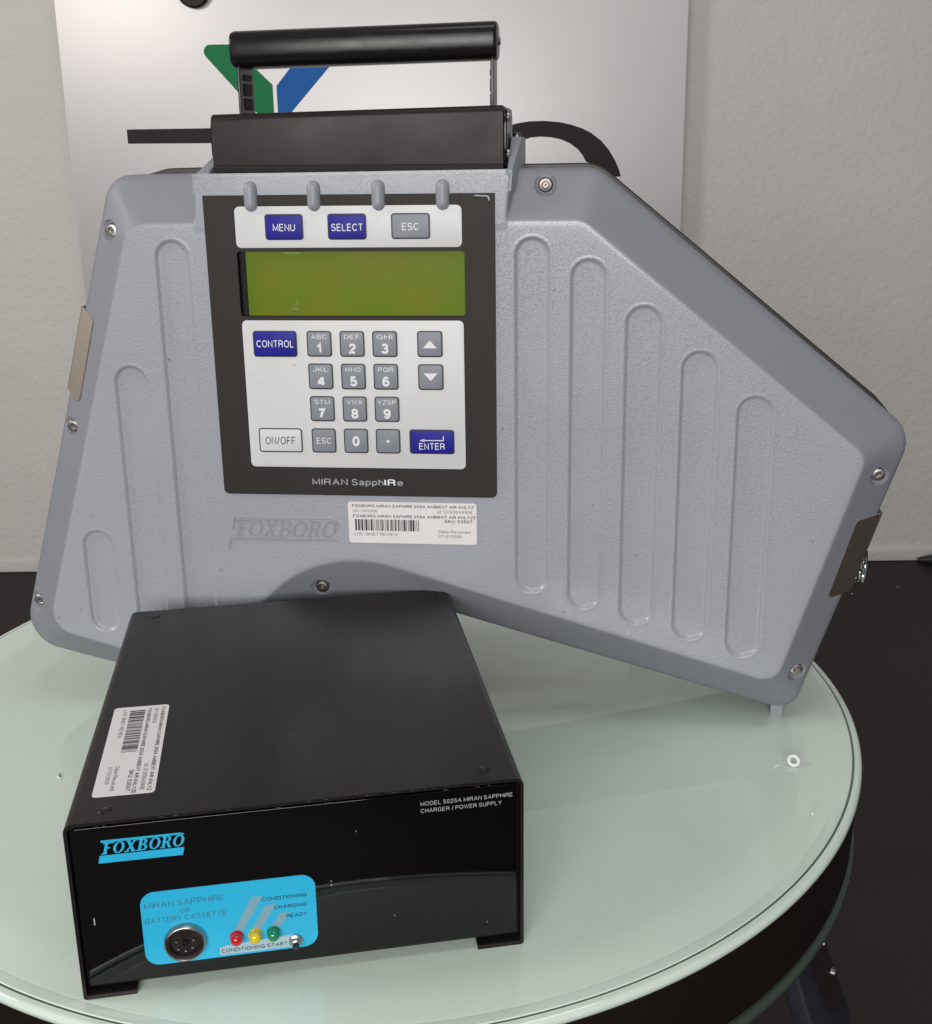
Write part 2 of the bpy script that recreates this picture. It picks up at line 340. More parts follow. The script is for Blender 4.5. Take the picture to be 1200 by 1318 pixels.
# ---- a plain grotesque lettering drawn as strokes in a unit-high cell -------------------
def arc(cx, cy, rx, ry, a0, a1, n=None):
    n = n or max(3, int(abs(a1 - a0) / 18)); return [(cx + rx * math.cos(R(a0 + (a1 - a0) * i / n)), cy + ry * math.sin(R(a0 + (a1 - a0) * i / n))) for i in range(n + 1)]
def bowl(x0, yc, wd, hh, flat):      # right-hand bowl from the stem: flat part then half round
    return [(x0, yc + hh)] + arc(x0 + flat, yc, wd - flat, hh, 90, -90, 10) + [(x0, yc - hh)]
def el(cx, cy, rx, ry, n=22): return arc(cx, cy, rx, ry, 0, 360 - 360 / n, n - 1) + ['c']
GL = {
 'A': (.68, [[(0, 0), (.34, 1), (.68, 0)], [(.13, .34), (.55, .34)]]),
 'B': (.60, [[(0, 0), (0, 1)], bowl(0, .75, .55, .25, .3), bowl(0, .26, .60, .26, .33)]),
 'C': (.66, [arc(.35, .5, .35, .5, 38, 322, 18)]),
 'D': (.64, [[(0, 0), (0, 1)], bowl(0, .5, .64, .5, .26)]),
 'E': (.54, [[(.54, 1), (0, 1), (0, 0), (.54, 0)], [(0, .52), (.50, .52)]]),
 'F': (.52, [[(.52, 1), (0, 1), (0, 0)], [(0, .50), (.46, .50)]]),
 'G': (.68, [arc(.35, .5, .35, .5, 40, 330, 18) + [(.66, .48), (.38, .48)], [(.66, .48), (.66, 0)]]),
 'H': (.60, [[(0, 0), (0, 1)], [(.60, 0), (.60, 1)], [(0, .53), (.60, .53)]]),
 'I': (.0, [[(0, 0), (0, 1)]]),
 'J': (.44, [[(.44, 1), (.44, .26)] + arc(.22, .26, .22, .26, 0, -180, 8)]),
 'K': (.60, [[(0, 0), (0, 1)], [(.56, 1), (.02, .40)], [(.19, .60), (.60, 0)]]),
 'L': (.50, [[(0, 1), (0, 0), (.50, 0)]]),
 'M': (.72, [[(0, 0), (0, 1), (.36, .12), (.72, 1), (.72, 0)]]),
 'N': (.60, [[(0, 0), (0, 1), (.60, 0), (.60, 1)]]),
 'O': (.72, [el(.36, .5, .36, .5)]),
 'P': (.58, [[(0, 0), (0, 1)], bowl(0, .73, .58, .27, .30)]),
 'Q': (.72, [el(.36, .5, .36, .5), [(.44, .24), (.72, -.04)]]),
 'R': (.62, [[(0, 0), (0, 1)], bowl(0, .745, .59, .255, .32), [(.40, .47), (.55, .40), (.58, .08), (.62, 0)]]),
 'S': (.60, [arc(.30, .745, .27, .255, 20, 250, 12) + arc(.30, .26, .30, .26, 78, -160, 13)]),
 'T': (.58, [[(0, 1), (.58, 1)], [(.29, 1), (.29, 0)]]),
 'U': (.60, [[(0, 1), (0, .30)] + arc(.30, .30, .30, .30, 180, 360, 10) + [(.60, 1)]]),
 'V': (.64, [[(0, 1), (.32, 0), (.64, 1)]]),
 'W': (.92, [[(0, 1), (.23, 0), (.46, .95), (.69, 0), (.92, 1)]]),
 'X': (.62, [[(0, 0), (.62, 1)], [(0, 1), (.62, 0)]]),
 'Y': (.64, [[(0, 1), (.32, .45), (.64, 1)], [(.32, .45), (.32, 0)]]),
 'Z': (.56, [[(0, 1), (.56, 1), (0, 0), (.56, 0)]]),
 '0': (.50, [el(.25, .5, .25, .5)]),
 '1': (.26, [[(0, .76), (.16, .82), (.26, 1), (.26, 0)]]),
 '2': (.50, [arc(.25, .73, .24, .27, 175, -30, 12) + [(.34, .46), (.02, .08), (0, 0), (.50, 0)]]),
 '3': (.50, [arc(.25, .755, .22, .245, 160, -80, 12) + [(.2, .52)], [(.2, .52)] + arc(.24, .26, .26, .26, 80, -165, 12)]),
 '4': (.60, [[(.44, 0), (.44, 1)], [(.40, .97), (.02, .27)], [(0, .25), (.60, .25)]]),
 '5': (.50, [[(.46, 1), (.10, 1), (.04, .50)] + arc(.24, .31, .26, .31, 125, -160, 14)]),
 '6': (.50, [el(.25, .30, .25, .30, 18), arc(.27, .5, .27, .5, 45, 195, 10)]),
 '7': (.50, [[(0, 1), (.50, 1), (.30, .55), (.18, 0)]]),
 '8': (.50, [el(.25, .755, .22, .245, 16), el(.25, .26, .25, .26, 18)]),
 '9': (.50, [el(.25, .70, .25, .30, 18), arc(.23, .5, .27, .5, 15, -140, 10)]),
 '/': (.28, [[(0, -.02), (.28, 1.02)]]), ':': (.0, [[(0, .0), (0, .13)], [(0, .50), (0, .63)]]), '.': (.0, [[(0, 0), (0, .13)]]),
 'a': (.46, [[(.0, .52)] + arc(.22, .52, .22, .20, 150, 0, 8) + [(.44, .12), (.48, 0)], [(.44, .40), (.12, .34)] + arc(.17, .17, .17, .17, 110, 300, 8) + [(.44, .14)]]),
 'p': (.48, [[(0, .70), (0, -.28)], el(.24, .36, .24, .35, 16)]),
 'h': (.44, [[(0, 0), (0, 1)], [(0, .40)] + arc(.22, .46, .22, .25, 170, 0, 8) + [(.44, 0)]]),
 'e': (.48, [[(.02, .36), (.48, .36)] + arc(.24, .36, .24, .35, 0, 320, 16)]),
 't': (.24, [[(.10, .92), (.10, .10), (.24, .0)], [(0, .70), (.24, .70)]]),
 'c': (.44, [arc(.24, .36, .24, .35, 45, 315, 14)]),
 'i': (.0, [[(0, 0), (0, .70)], [(0, .86), (0, 1)]]),
 'v': (.44, [[(0, .70), (.22, 0), (.44, .70)]]),
 'd': (.48, [[(.48, 1), (.48, 0)], el(.24, .36, .24, .35, 16)]),
}
def stroke(poly, t):
    closed = poly[-1] == 'c'; A = [np.array(q, float) for q in (poly[:-1] if closed else poly)]; n = len(A); L_, R_ = [], []
    for i in range(n):
        if closed: p0, p1 = A[i - 1], A[(i + 1) % n]
        else: p0, p1 = A[max(i - 1, 0)], A[min(i + 1, n - 1)]
        d0 = A[i] - p0; d1 = p1 - A[i]
        if np.linalg.norm(d0) < 1e-9: d0 = d1
        if np.linalg.norm(d1) < 1e-9: d1 = d0
        d0 = d0 / np.linalg.norm(d0); d1 = d1 / np.linalg.norm(d1)
        n0 = np.array([-d0[1], d0[0]]); n1 = np.array([-d1[1], d1[0]]); nb = n0 + n1
        if np.linalg.norm(nb) < .2: nb = n0.copy(); k_ = 1.0
        else: nb /= np.linalg.norm(nb); k_ = min(2.0, 1 / max(.35, float(nb @ n0)))
        L_.append(A[i] + nb * t / 2 * k_); R_.append(A[i] - nb * t / 2 * k_)
    V = L_ + R_; F = [(i, (i + 1) % n, n + (i + 1) % n, n + i) for i in range(n if closed else n - 1)]
    return V, F
def text_verts(body, x0, z0, x1, z1, bold=0.0, spacing=1.0, shear=0.0, cap=None):
    """strokes fitted to a box in the (a, b) plane; the third value lifts crossing strokes apart"""
    t = .112 + bold * 1.5; pen = t / 2; V, F = [], []; asc = 1.0; k = 0
    for ch in body:
        if ch == ' ': pen += .30; continue
        wd, strokes = GL[ch]; xs = wd
        for st in strokes:
            # keep strokes inside the unit height
            q = [('c' if e_ == 'c' else (pen + e_[0], t / 2 + e_[1] * (1 - t) if e_[1] >= 0 else t / 2 + e_[1])) for e_ in st]
            v_, f_ = stroke(q, t); n = len(V); k += 1
            V += [(e_[0], e_[1], (k % 5)) for e_ in v_]; F += [tuple(i + n for i in g_) for g_ in f_]
        pen += wd + (t + .13) * spacing + .02
    V = np.array(V); mnx, mxx = V[:, 0].min(), V[:, 0].max()
    lo = cap[0] if cap else 0; 
    hs = z1 - z0
    out = np.c_[x0 + (V[:, 0] - mnx) / (mxx - mnx) * (x1 - x0) + shear * V[:, 1] * hs, z0 + V[:, 1] * hs, V[:, 2]]
    return out, F

class Print:
    """flat print gathered into one mesh; 'tr' maps (a, b) on the surface to a point"""
    def __init__(self): self.v = []; self.f = []
    def text(self, *a, **k):
        V, F = text_verts(*a, **k); n = len(self.v); self.v += [tuple(q) for q in V]; self.f += [tuple(i + n for i in q) for q in F]; return self
    def poly(self, pts):
        n = len(self.v); self.v += [(q[0], q[1], 0) for q in pts]; self.f.append(tuple(range(n, n + len(pts)))); return self
    def rect(self, x0, z0, x1, z1): return self.poly([(x0, z0), (x1, z0), (x1, z1), (x0, z1)])
    def build(self, name, tr, material, parent, lift_sign=False):
        me = bpy.data.meshes.new(name); V = [Vector(tr(a, b)) for a, b, k_ in self.v]
        e0 = Vector(tr(1, 0)) - Vector(tr(0, 0)); e1 = Vector(tr(0, 1)) - Vector(tr(0, 0)); nn = e0.cross(e1).normalized()
        if lift_sign: nn = -nn
        V = [q + nn * (6e-6 * k_[2]) for q, k_ in zip(V, self.v)]
        me.from_pydata(V, [], self.f); me.update()
        return link(name, me, material, parent)

def slab_logo(x0, z0, h, adv, shear, wd):
    """FOXBORO in slab serif italics as stroke polygons: list of polygons (a, b)"""
    out = []
    def S(px, pz): return (px + shear * (pz - z0), pz)
    def rect(ax, az, bx, bz): out.append([S(ax, az), S(bx, az), S(bx, bz), S(ax, bz)])
    def ring(cx, cz, rx, rz, t, t2, a0=0, a1=360, n=22):
        P = []
        for i in range(n):
            th0 = R(a0 + (a1 - a0) * i / n); th1 = R(a0 + (a1 - a0) * (i + 1) / n)
            q = []
            for th, k in ((th0, 0), (th1, 0), (th1, 1), (th0, 1)):
                ra, rb = (rx, rz) if k == 0 else (rx - t, rz - t2)
                q.append(S(cx + ra * math.cos(th), cz + rb * math.sin(th)))
            out.append(q)
    def diag(ax, az, bx, bz, t): out.append([S(ax - t / 2, az), S(ax + t / 2, az), S(bx + t / 2, bz), S(bx - t / 2, bz)])
    s = wd; hh = h
    X = x0
    for ch in 'FOXBORO':
        wl = adv * .90
        if ch == 'F':
            rect(X + .18 * wl, z0, X + .18 * wl + s * 1.3, z0 + hh); rect(X, z0, X + .55 * wl, z0 + s * .55)
            rect(X, z0 + hh - s * .6, X + wl * 1.02, z0 + hh); rect(X + .2 * wl, z0 + hh * .48, X + wl * .72, z0 + hh * .48 + s * .6)
        if ch == 'O': ring(X + wl / 2, z0 + hh / 2, wl * .52, hh * .5, s * 1.15, s * .55)
        if ch == 'X':
            diag(X + .16 * wl, z0, X + .84 * wl, z0 + hh, s * .8); diag(X + .84 * wl, z0, X + .16 * wl, z0 + hh, s * 1.4)
            for q in (0, .62): 
                rect(X + q * wl - .02 * wl, z0, X + (q + .40) * wl, z0 + s * .5); rect(X + q * wl - .02 * wl, z0 + hh - s * .5, X + (q + .40) * wl, z0 + hh)
        if ch in 'BR':
            rect(X + .12 * wl, z0, X + .12 * wl + s * 1.25, z0 + hh); rect(X - .02 * wl, z0 + hh - s * .5, X + .55 * wl, z0 + hh)
            rect(X - .02 * wl, z0, X + (.55 if ch == 'B' else .42) * wl, z0 + s * .5)
            ring(X + .52 * wl, z0 + hh * .745, wl * .34, hh * .255, s * 1.1, s * .5, -90, 90, 12)
            rect(X + .2 * wl, z0 + hh * .48, X + .55 * wl, z0 + hh * .48 + s * .5)
            if ch == 'B': ring(X + .52 * wl, z0 + hh * .26, wl * .44, hh * .26, s * 1.15, s * .5, -90, 90, 12)
            else: diag(X + .86 * wl, z0, X + .56 * wl, z0 + hh * .5, s * 1.2); rect(X + .72 * wl, z0, X + 1.02 * wl, z0 + s * .5)
        X += adv * (.93 if ch == 'F' else 1.0)
    return out

def raised(name, polys, tr, h0, h1, material, parent, step=2e-5):
    bm = bmesh.new()
    for i, P in enumerate(polys):
        hh = h1 + step * (i % 7)
        v0 = [bm.verts.new(tr(a, h0, b)) for a, b in P]; v1 = [bm.verts.new(tr(a, hh, b)) for a, b in P]
        n = len(P)
        bm.faces.new(v1)
        for j in range(n): bm.faces.new((v0[j], v0[(j + 1) % n], v1[(j + 1) % n], v1[j]))
    return from_bm(name, bm, material, parent)

def mm(tr=None): return lambda a, y, b: (a * 1e-3, y * 1e-3, b * 1e-3)
MM = mm()

# ================================================================== SETTING
FZ = -.45; WY = 2.121
def wall_mesh():
    bm = bmesh.new(); box(bm, (-3.2, WY, FZ), (3.2, WY + .1, 2.3)); o = from_bm('wall', bm, 'wall'); o['kind'] = 'structure'
wall_mesh()
bm = bmesh.new(); box(bm, (-3.2, -2.2, FZ - .05), (3.2, WY, FZ)); o = from_bm('floor', bm, 'floor'); o['kind'] = 'structure'
# thin skirting bead where the wall meets the floor
bm = bmesh.new(); box(bm, (-3.2, WY - .006, FZ), (3.2, WY, FZ + .028)); o = from_bm('skirting_strip', bm, 'wall', bevel=.003); o['kind'] = 'structure'
# dark cable cover at the foot of the wall, right
k = thing('cable_bundle', 'black cable lying on the floor against the wall at the far right edge', 'cable', (.93, WY - .05, FZ))
bm = bmesh.new(); tube(bm, [(-.03, .035, .006), (.0, .02, .012), (.04, .0, .016), (.12, -.03, .016), (.3, -.06, .016)], [.004, .012, .016, .017, .017], 12)
from_bm('cable_sleeve', bm, 'rubber', k, smooth=True)
bm = bmesh.new(); tube(bm, [(.02, -.01, .01), (.07, -.05, .008), (.16, -.09, .008), (.3, -.10, .008)], .007, 10)
from_bm('cord', bm, 'rubber', k, smooth=True)

# specks on the floor
rs = random.Random(3); bm = bmesh.new()
for i in range(26):
    px, py = rs.uniform(-.9, .9), rs.uniform(1.0, 2.05); s = rs.uniform(.0015, .004)
    pts = [(px + s * math.cos(a) * rs.uniform(.5, 1.2), py + s * .7 * math.sin(a)) for a in [j * math.pi / 3 for j in range(6)]]
    prism(bm, pts, FZ + .0012, FZ + .0002, tr=lambda a, y, b: (a, b, y))
o = from_bm('lint_specks', bm, 'grey_print'); o['kind'] = 'stuff'; o['label'] = 'tiny pale lint specks scattered on the dark floor'; o['category'] = 'lint'

# ================================================================== SIGN BOARD
BY = WY - .04
sign = thing('wall_sign', 'silver wall board with green and blue letter behind the grey instrument', 'sign', (-.165, BY, .10))
def SB(a, y, b): return (a * 1e-3 + .165, y * 1e-3, b * 1e-3 - .10)
bm = bmesh.new(); prism(bm, rrect(-721, 20, 390, 662, 3), 0, 5, SB, inset=.8); from_bm('sign_panel', bm, 'board', sign, smooth=True, auto=30)
bm = bmesh.new(); prism(bm, rrect(-709, 32, 378, 650, 2), 8, 20, SB); from_bm('backing_frame', bm, 'membrane', sign)
g = fillet_poly([(-480, 551.5, 12), (-418, 551.5, 12), (-347.5, 483, 2), (-347.5, 300, 0), (-373, 300, 0), (-373, 430, 2)], 6)
bm = bmesh.new(); prism(bm, g, -.8, 0, SB); from_bm('green_stroke', bm, 'vinyl_green', sign)
g = fillet_poly([(-340.5, 481, 2), (-283, 547, 12), (-222, 547, 12), (-216, 543, 5), (-319, 433, 2), (-319, 300, 0), (-340.5, 300, 0)], 6)
bm = bmesh.new(); prism(bm, g, -.8, 0, SB); from_bm('blue_stroke', bm, 'vinyl_blue', sign)
bm = bmesh.new(); prism(bm, [(-614, 385.5), (-380, 384), (-380, 410.5), (-614, 410)], -.8, 0, SB); from_bm('black_bar', bm, 'vinyl_black', sign)
outa = [(40, 392), (65, 405), (86, 411.5), (110, 415), (138, 415.5), (165, 413), (185, 408.5), (205, 402), (222, 393.5), (240, 380), (254, 364), (265, 347), (273, 330), (277, 317)]
ina = [(268, 316.5), (213, 344), (207, 355), (198, 366), (184, 376), (168, 383), (150, 387), (130, 388.5), (112, 387), (95, 381.5), (75, 371), (60, 360)]
bm = bmesh.new(); prism(bm, outa + ina, -.8, 0, SB); from_bm('black_arc', bm, 'vinyl_black', sign)
for (a, b) in ((-475, 640),):
    bm = bmesh.new(); mt = frame_at(Vector(SB(a, 0, b)), (0, -1, 0))
    lathe(bm, [(0, .012), (.026, .012), (.029, .009), (.029, 0), (.012, 0), (.012, -.04)], 40, mt); from_bm('standoff_cap', bm, 'black_satin', sign, smooth=True, auto=35)

# ================================================================== TABLE
TX, TY, TR = -.0698, .7013, .3215
table = thing('round_table', 'round frosted green glass table on a dark drum rim', 'table', (TX, TY, FZ))
mt = Matrix.Translation((0, 0, -FZ))
bm = bmesh.new()
lathe(bm, [(0, 0), (TR - .0125, 0), (TR - .0115, -.0002)], 240, mt)
from_bm('glass_top', bm, 'table_glass', table, smooth=True)
bm = bmesh.new()
prof = [(TR - .0115, -.0002), (TR - .0100, -.0001), (TR - .0062, -.0002), (TR - .0058, -.0009), (TR - .0048, -.0009), (TR - .0044, -.0003), (TR - .0030, -.0005)]
for q in range(0, 181, 15): prof.append((TR - .0030 + .0030 * math.sin(R(q)), -.0035 + .0030 * math.cos(R(q))))
prof += [(TR - .012, -.0065)]
lathe(bm, prof, 240, mt); from_bm('polished_edge', bm, 'glass_edge', table, smooth=True)
bm = bmesh.new(); lathe(bm, [(TR - .0059, -.0008), (TR - .0047, -.0008)], 240, mt); from_bm('edge_seal', bm, 'edge_seal', table)
bm = bmesh.new(); lathe(bm, [(TR - .010, -.0066), (TR - .0022, -.0067), (TR - .0016, -.0080), (TR - .0030, -.050), (TR - .005, -.052), (0, -.052)], 200, mt); from_bm('drum_rim', bm, 'drum', table, smooth=True, auto=30)
bm = bmesh.new(); lathe(bm, [(0, -.0525), (TR - .003, -.0525), (TR - .001, -.0535), (TR - .0005, -.0555), (TR - .001, -.0575), (TR - .003, -.0585), (0, -.0585)], 200, mt); from_bm('lower_glass', bm, 'glass_low', table, smooth=True, auto=50)
for i, ang in enumerate((-37, 53, 143, 233)):
    ca, sa = math.cos(R(ang)), math.sin(R(ang))
    def LT(rad, tan, z): return (rad * ca - tan * sa, rad * sa + tan * ca, z - FZ)
    bm = bmesh.new()
    prof = [(TR - .010, -.0586, .019), (TR + .010, -.105, .022), (TR + .030, -.20, .023), (TR + .050, FZ, .025)]
    rows = []
    for rr, z, hw in prof:
        rows.append([bm.verts.new(LT(rr, -hw, z)), bm.verts.new(LT(rr, hw, z)), bm.verts.new(LT(rr - .012, hw, z)), bm.verts.new(LT(rr - .012, -hw, z))])
    for A, B in zip(rows, rows[1:]):
        for j in range(4): bm.faces.new((A[j], A[(j + 1) % 4], B[(j + 1) % 4], B[j]))
    bm.faces.new(rows[0]); bm.faces.new(rows[-1][::-1])
    lg = from_bm('leg', bm, 'leg_blue', table, bevel=.0015)
    bm = bmesh.new()
    rows = []
    for rr, z, hw in [(TR - .0085, -.0590, .010), (TR + .0060, -.0925, .010), (TR + .0085, -.098, .001)]:
        rows.append([bm.verts.new(LT(rr, -hw + .008, z)), bm.verts.new(LT(rr, hw + .008, z)), bm.verts.new(LT(rr - .004, hw + .008, z)), bm.verts.new(LT(rr - .004, -hw + .008, z))])
    for A, B in zip(rows, rows[1:]):
        for j in range(4): bm.faces.new((A[j], A[(j + 1) % 4], B[(j + 1) % 4], B[j]))
    bm.faces.new(rows[0]); bm.faces.new(rows[-1][::-1])
    from_bm('leg_bracket', bm, 'leg_brown', lg)
    for zz in (-.066, -.082):
        bm = bmesh.new(); lathe(bm, [(0, .0022), (.0018, .0016), (.0026, 0), (.0026, -.001)], 12, frame_at(Vector(LT(TR - .0262 + .0215 + (-.066 - zz) * .43, .014, zz)), (ca, sa, 0)))
        from_bm('bolt', bm, 'steel_dark', lg, smooth=True)

# ================================================================== GAS ANALYZER
DX, DY, DYAW = -.1568, .6709, -.09771
dev = thing('gas_analyzer', 'large grey portable instrument with keypad, green display and black carry handle', 'instrument', (DX, DY, 0), DYAW)
OUT = fillet_poly([(-66, 350.2, 18), (231.2, 351.6, 24), (425.2, 193, 22), (364.5, 2.5, 15), (128, 70.8, 70), (40, 68, 40), (-26.3, 6, 14), (-159.4, 39.2, 24)], 16)
INN = fillet_poly([(-47.8, 322.2, 15), (223.3, 322.8, 14), (393, 183.5, 12), (348.2, 34.2, 12), (60.1, 121.2, 80), (-31, 31.4, 12), (-127.7, 58.9, 16)], 16)
def sdf(P, poly):
    """signed distance, positive inside"""
    A = np.array(poly, float); B = np.roll(A, -1, 0); dmin = np.full(len(P), 1e9); ins = np.zeros(len(P), bool)
    for a, b in zip(A, B):
        e = b - a; w_ = P - a; t = np.clip((w_ @ e) / (e @ e + 1e-12), 0, 1)
        dd = w_ - t[:, None] * e; dmin = np.minimum(dmin, np.einsum('ij,ij->i', dd, dd))
        c1 = (a[1] <= P[:, 1]) != (b[1] <= P[:, 1])
        if abs(e[1]) > 1e-12:
            xi = a[0] + (P[:, 1] - a[1]) / e[1] * e[0]; ins ^= c1 & (P[:, 0] < xi)
    dmin = np.sqrt(dmin); return np.where(ins, dmin, -dmin)
PILLS = [(183.7, 204.4, 92.2, 313.1), (216.4, 237.4, 82, 300.6), (248.8, 270.3, 72.3, 273.6), (282.2, 303.7, 62.7, 246.8), (315.6, 337.2, 52, 220),
         (-32.7, -11.4, 66, 312.6), (-65.6, -44.6, 58.5, 236.2), (-98.1, -77.3, 57.4, 128)]
SCREWS = [(-65.2, 317.5), (-103.5, 193.2), (-141.5, 70.6), (201.0, 342.0), (404.5, 168.5), (364.0, 36.7), (56.3, 88.0)]
DEP = 22.0
def smax(x_, e): return .5 * (x_ + np.sqrt(x_ * x_ + e * e))
def sstep(x_, a, b):
    t = np.clip((x_ - a) / (b - a), 0, 1); return t * t * (3 - 2 * t)
def height(P):
    di = sdf(P, INN); do = np.maximum(sdf(P, OUT), 0)
    t = np.where(di < 0, -di / (-di + do + 1e-9), -np.minimum(di, 8) / 28.0)
    h = DEP * smax(t, .045)
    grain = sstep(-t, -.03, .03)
    # fillet at the outer rim
    e = np.clip(4 - do, 0, 4); h = h + (4 - np.sqrt(np.maximum(16 - e * e, 0))) * .9
    # the block round the keypad, carried up through the chamfer
    uu, zz = P[:, 0], P[:, 1]
    re = 178.5 + (zz - 322) * .13
    dx = np.minimum(uu + 5.2, re - uu); blk = sstep(dx, -2.2, .6) * sstep(zz, 316, 321)
    hb = -.35 + 0 * uu
    h = h * (1 - blk) + np.minimum(h, hb) * blk
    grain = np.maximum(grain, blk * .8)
    win_ = (uu > 17.6) & (uu < 155.3) & (zz > 266.4) & (zz < 306.5)
    h = np.where(win_, 6.0, h)
    # long pill-shaped recesses
    for (x0, x1, z0, z1) in PILLS:
        r_ = (x1 - x0) / 2; cx = (x0 + x1) / 2; cz = np.clip(zz, z0 + r_, z1 - r_)
        dd = r_ - np.hypot(uu - cx, zz - cz)
        h = h + 2.1 * sstep(dd, -.3, 1.9) - .15 * np.exp(-((dd + .6) / .8) ** 2)
    # counterbores
    hs = []
    for (sx, sz) in SCREWS:
        dd = np.hypot(uu - sx, zz - sz); k_ = dd < 6.0
        fl = BORE[(sx, sz)] if (sx, sz) in BORE else 0
        h = np.where(k_, np.maximum(h, fl), h)
    return h, grain
BORE = {}
for s_ in SCREWS:
    hh, _ = height(np.array([s_])); BORE[s_] = float(hh[0]) + (6.2 if s_[0] < 0 or s_[0] > 350 else 4.6)
CELL = .66
gx = np.arange(-163, 428, CELL); gz = np.arange(0, 356, CELL)
GX, GZ = np.meshgrid(gx, gz); P = np.c_[GX.ravel(), GZ.ravel()]
so = sdf(P, OUT); hh, gr = height(P)
ok = (so > 1.1).reshape(GX.shape)
cell = ok[:-1, :-1] & ok[1:, :-1] & ok[:-1, 1:] & ok[1:, 1:]
nx_ = len(gx); ii, jj = np.nonzero(cell)
quad = np.stack([ii * nx_ + jj, ii * nx_ + jj + 1, (ii + 1) * nx_ + jj + 1, (ii + 1) * nx_ + jj], 1)
used, inv = np.unique(quad, return_inverse=True); quad = inv.reshape(-1, 4)
V1 = np.c_[P[used, 0], hh[used], P[used, 1]] * 1e-3; G1 = gr[used]
# exact rim strip and side wall, following the outline
def resample(poly, step):
    A = np.array(poly); B = np.roll(A, -1, 0); out = []
    for a, b in zip(A, B):
        L_ = np.linalg.norm(b - a); n = max(1, int(L_ / step))
        for i in range(n): out.append(a + (b - a) * i / n)
    return np.array(out)
LP = resample(OUT, 2.0)
tg = np.roll(LP, -1, 0) - np.roll(LP, 1, 0); nin = np.c_[tg[:, 1], -tg[:, 0]]; nin /= np.linalg.norm(nin, axis=1)[:, None]
if sdf(LP[:1] + nin[:1] * 2, OUT)[0] < 0: nin = -nin
rows = []; G2 = []
for s_ in (3.0, 2.3, 1.7, 1.2, .8, .45, .2, .05, .0):
    Q = LP + nin * s_; hq, gq = height(Q); G2.append(gq); rows.append(np.c_[Q[:, 0], hq - (.03 if s_ > 1 else 0), Q[:, 1]])
rows.append(np.c_[LP[:, 0], np.full(len(LP), 44.0), LP[:, 1]]); G2.append(G2[-1])
V2 = np.concatenate(rows) * 1e-3; n = len(LP); q2 = []
for i in range(len(rows) - 1):
    for j in range(n): q2.append((i * n + j, i * n + (j + 1) % n, (i + 1) * n + (j + 1) % n, (i + 1) * n + j))
q2 = np.array(q2)
def np_mesh(name, V, Q):
    me = bpy.data.meshes.new(name); me.vertices.add(len(V)); me.vertices.foreach_set('co', V.astype(np.float32).ravel())
    me.loops.add(Q.size); me.loops.foreach_set('vertex_index', Q.astype(np.int32).ravel())
    me.polygons.add(len(Q)); me.polygons.foreach_set('loop_start', np.arange(0, Q.size, 4, dtype=np.int32)); me.update(calc_edges=True)
    return me
me = np_mesh('front_housing', np.concatenate([V1, V2]), np.concatenate([quad, q2[:, ::-1] + len(V1)]))
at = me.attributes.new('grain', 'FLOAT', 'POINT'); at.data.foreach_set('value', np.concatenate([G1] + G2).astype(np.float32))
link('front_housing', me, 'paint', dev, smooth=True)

# gasket and rear housing
def offs(Q, fn): return Q - nin * np.array([fn(a, b) for a, b in Q])[:, None]
def loft(name, rings, material, parent, cap=True, smooth=True):
    bm = bmesh.new(); vs = [[bm.verts.new((a * 1e-3, y * 1e-3, b * 1e-3)) for a, b in Rg] for Rg, y in rings]
    n = len(vs[0])
    for A, B in zip(vs, vs[1:]):
        for j in range(n): bm.faces.new((A[j], A[(j + 1) % n], B[(j + 1) % n], B[j]))
    if cap: bm.faces.new(vs[0]); bm.faces.new(vs[-1][::-1])
    return from_bm(name, bm, material, parent, smooth=smooth, auto=35)
def gof(a, b):
    t = max(0, min(1, (a - 165) / 20)) * max(0, min(1, (b - 196) / 14)); return -1.2 + 3.6 * t
loft('gasket', [(offs(LP, lambda a, b: gof(a, b) - .8), 43.6), (offs(LP, gof), 44.6), (offs(LP, gof), 47.4), (offs(LP, lambda a, b: gof(a, b) - .8), 48.4)], 'rubber', dev)
loft('rear_housing', [(offs(LP, lambda a, b: -2.0), 48.2), (offs(LP, lambda a, b: -2.5), 80), (offs(LP, lambda a, b: -6), 92), (offs(LP, lambda a, b: -14), 97)], 'paint_smooth', dev)
bm = bmesh.new()
prism(bm, fillet_poly([(-62, 346, 0), (-50, 350.5, 8), (-38, 353.6, 14), (-5, 354, 0), (-5, 346, 0)], 8), 49, 78, MM, inset=.8); from_bm('rear_bumper', bm, 'rubber', dev, smooth=True, auto=35)

# feet
for (u0, u1, zt) in ((351.2, 357.2, 12), (-33, -20, 14)):
    bm = bmesh.new(); prism(bm, [(u0, 0), (u1, 0), (u1 + .3, zt), (u0 - .3, zt)], 21, 40, MM); from_bm('foot', bm, 'paint_smooth', dev, bevel=.0006)

# screws
def hex_screw(pos, nrm, rad, parent, dark=False, name='screw'):
    mt = frame_at(Vector(pos), nrm)
    bm = bmesh.new(); k_ = rad
    lathe(bm, [(0, -.0016), (k_ * .42, -.0016), (k_ * .42, .0004), (k_ * .50, .0008), (k_ * .80, .0006), (k_ * .95, .0), (k_, -.0006), (k_, -.003)], 24, mt)
    o_ = from_bm(name, bm, 'steel_dark' if dark else 'steel', parent, smooth=True, auto=30)
    bm = bmesh.new(); lathe(bm, [(0, -.0013), (k_ * .41, -.0013)], 6, mt); lathe(bm, [(0, -.0002), (k_ * .11, -.0004), (k_ * .13, -.0012)], 8, mt)
    from_bm('socket', bm, 'steel_dark', o_)
    return o_
for i, (a, b) in enumerate(SCREWS):
    hex_screw((a * 1e-3, (BORE[(a, b)] - 2.4) * 1e-3, b * 1e-3), (0, -1, 0), .0044, dev, dark=(i in (3, 6)))

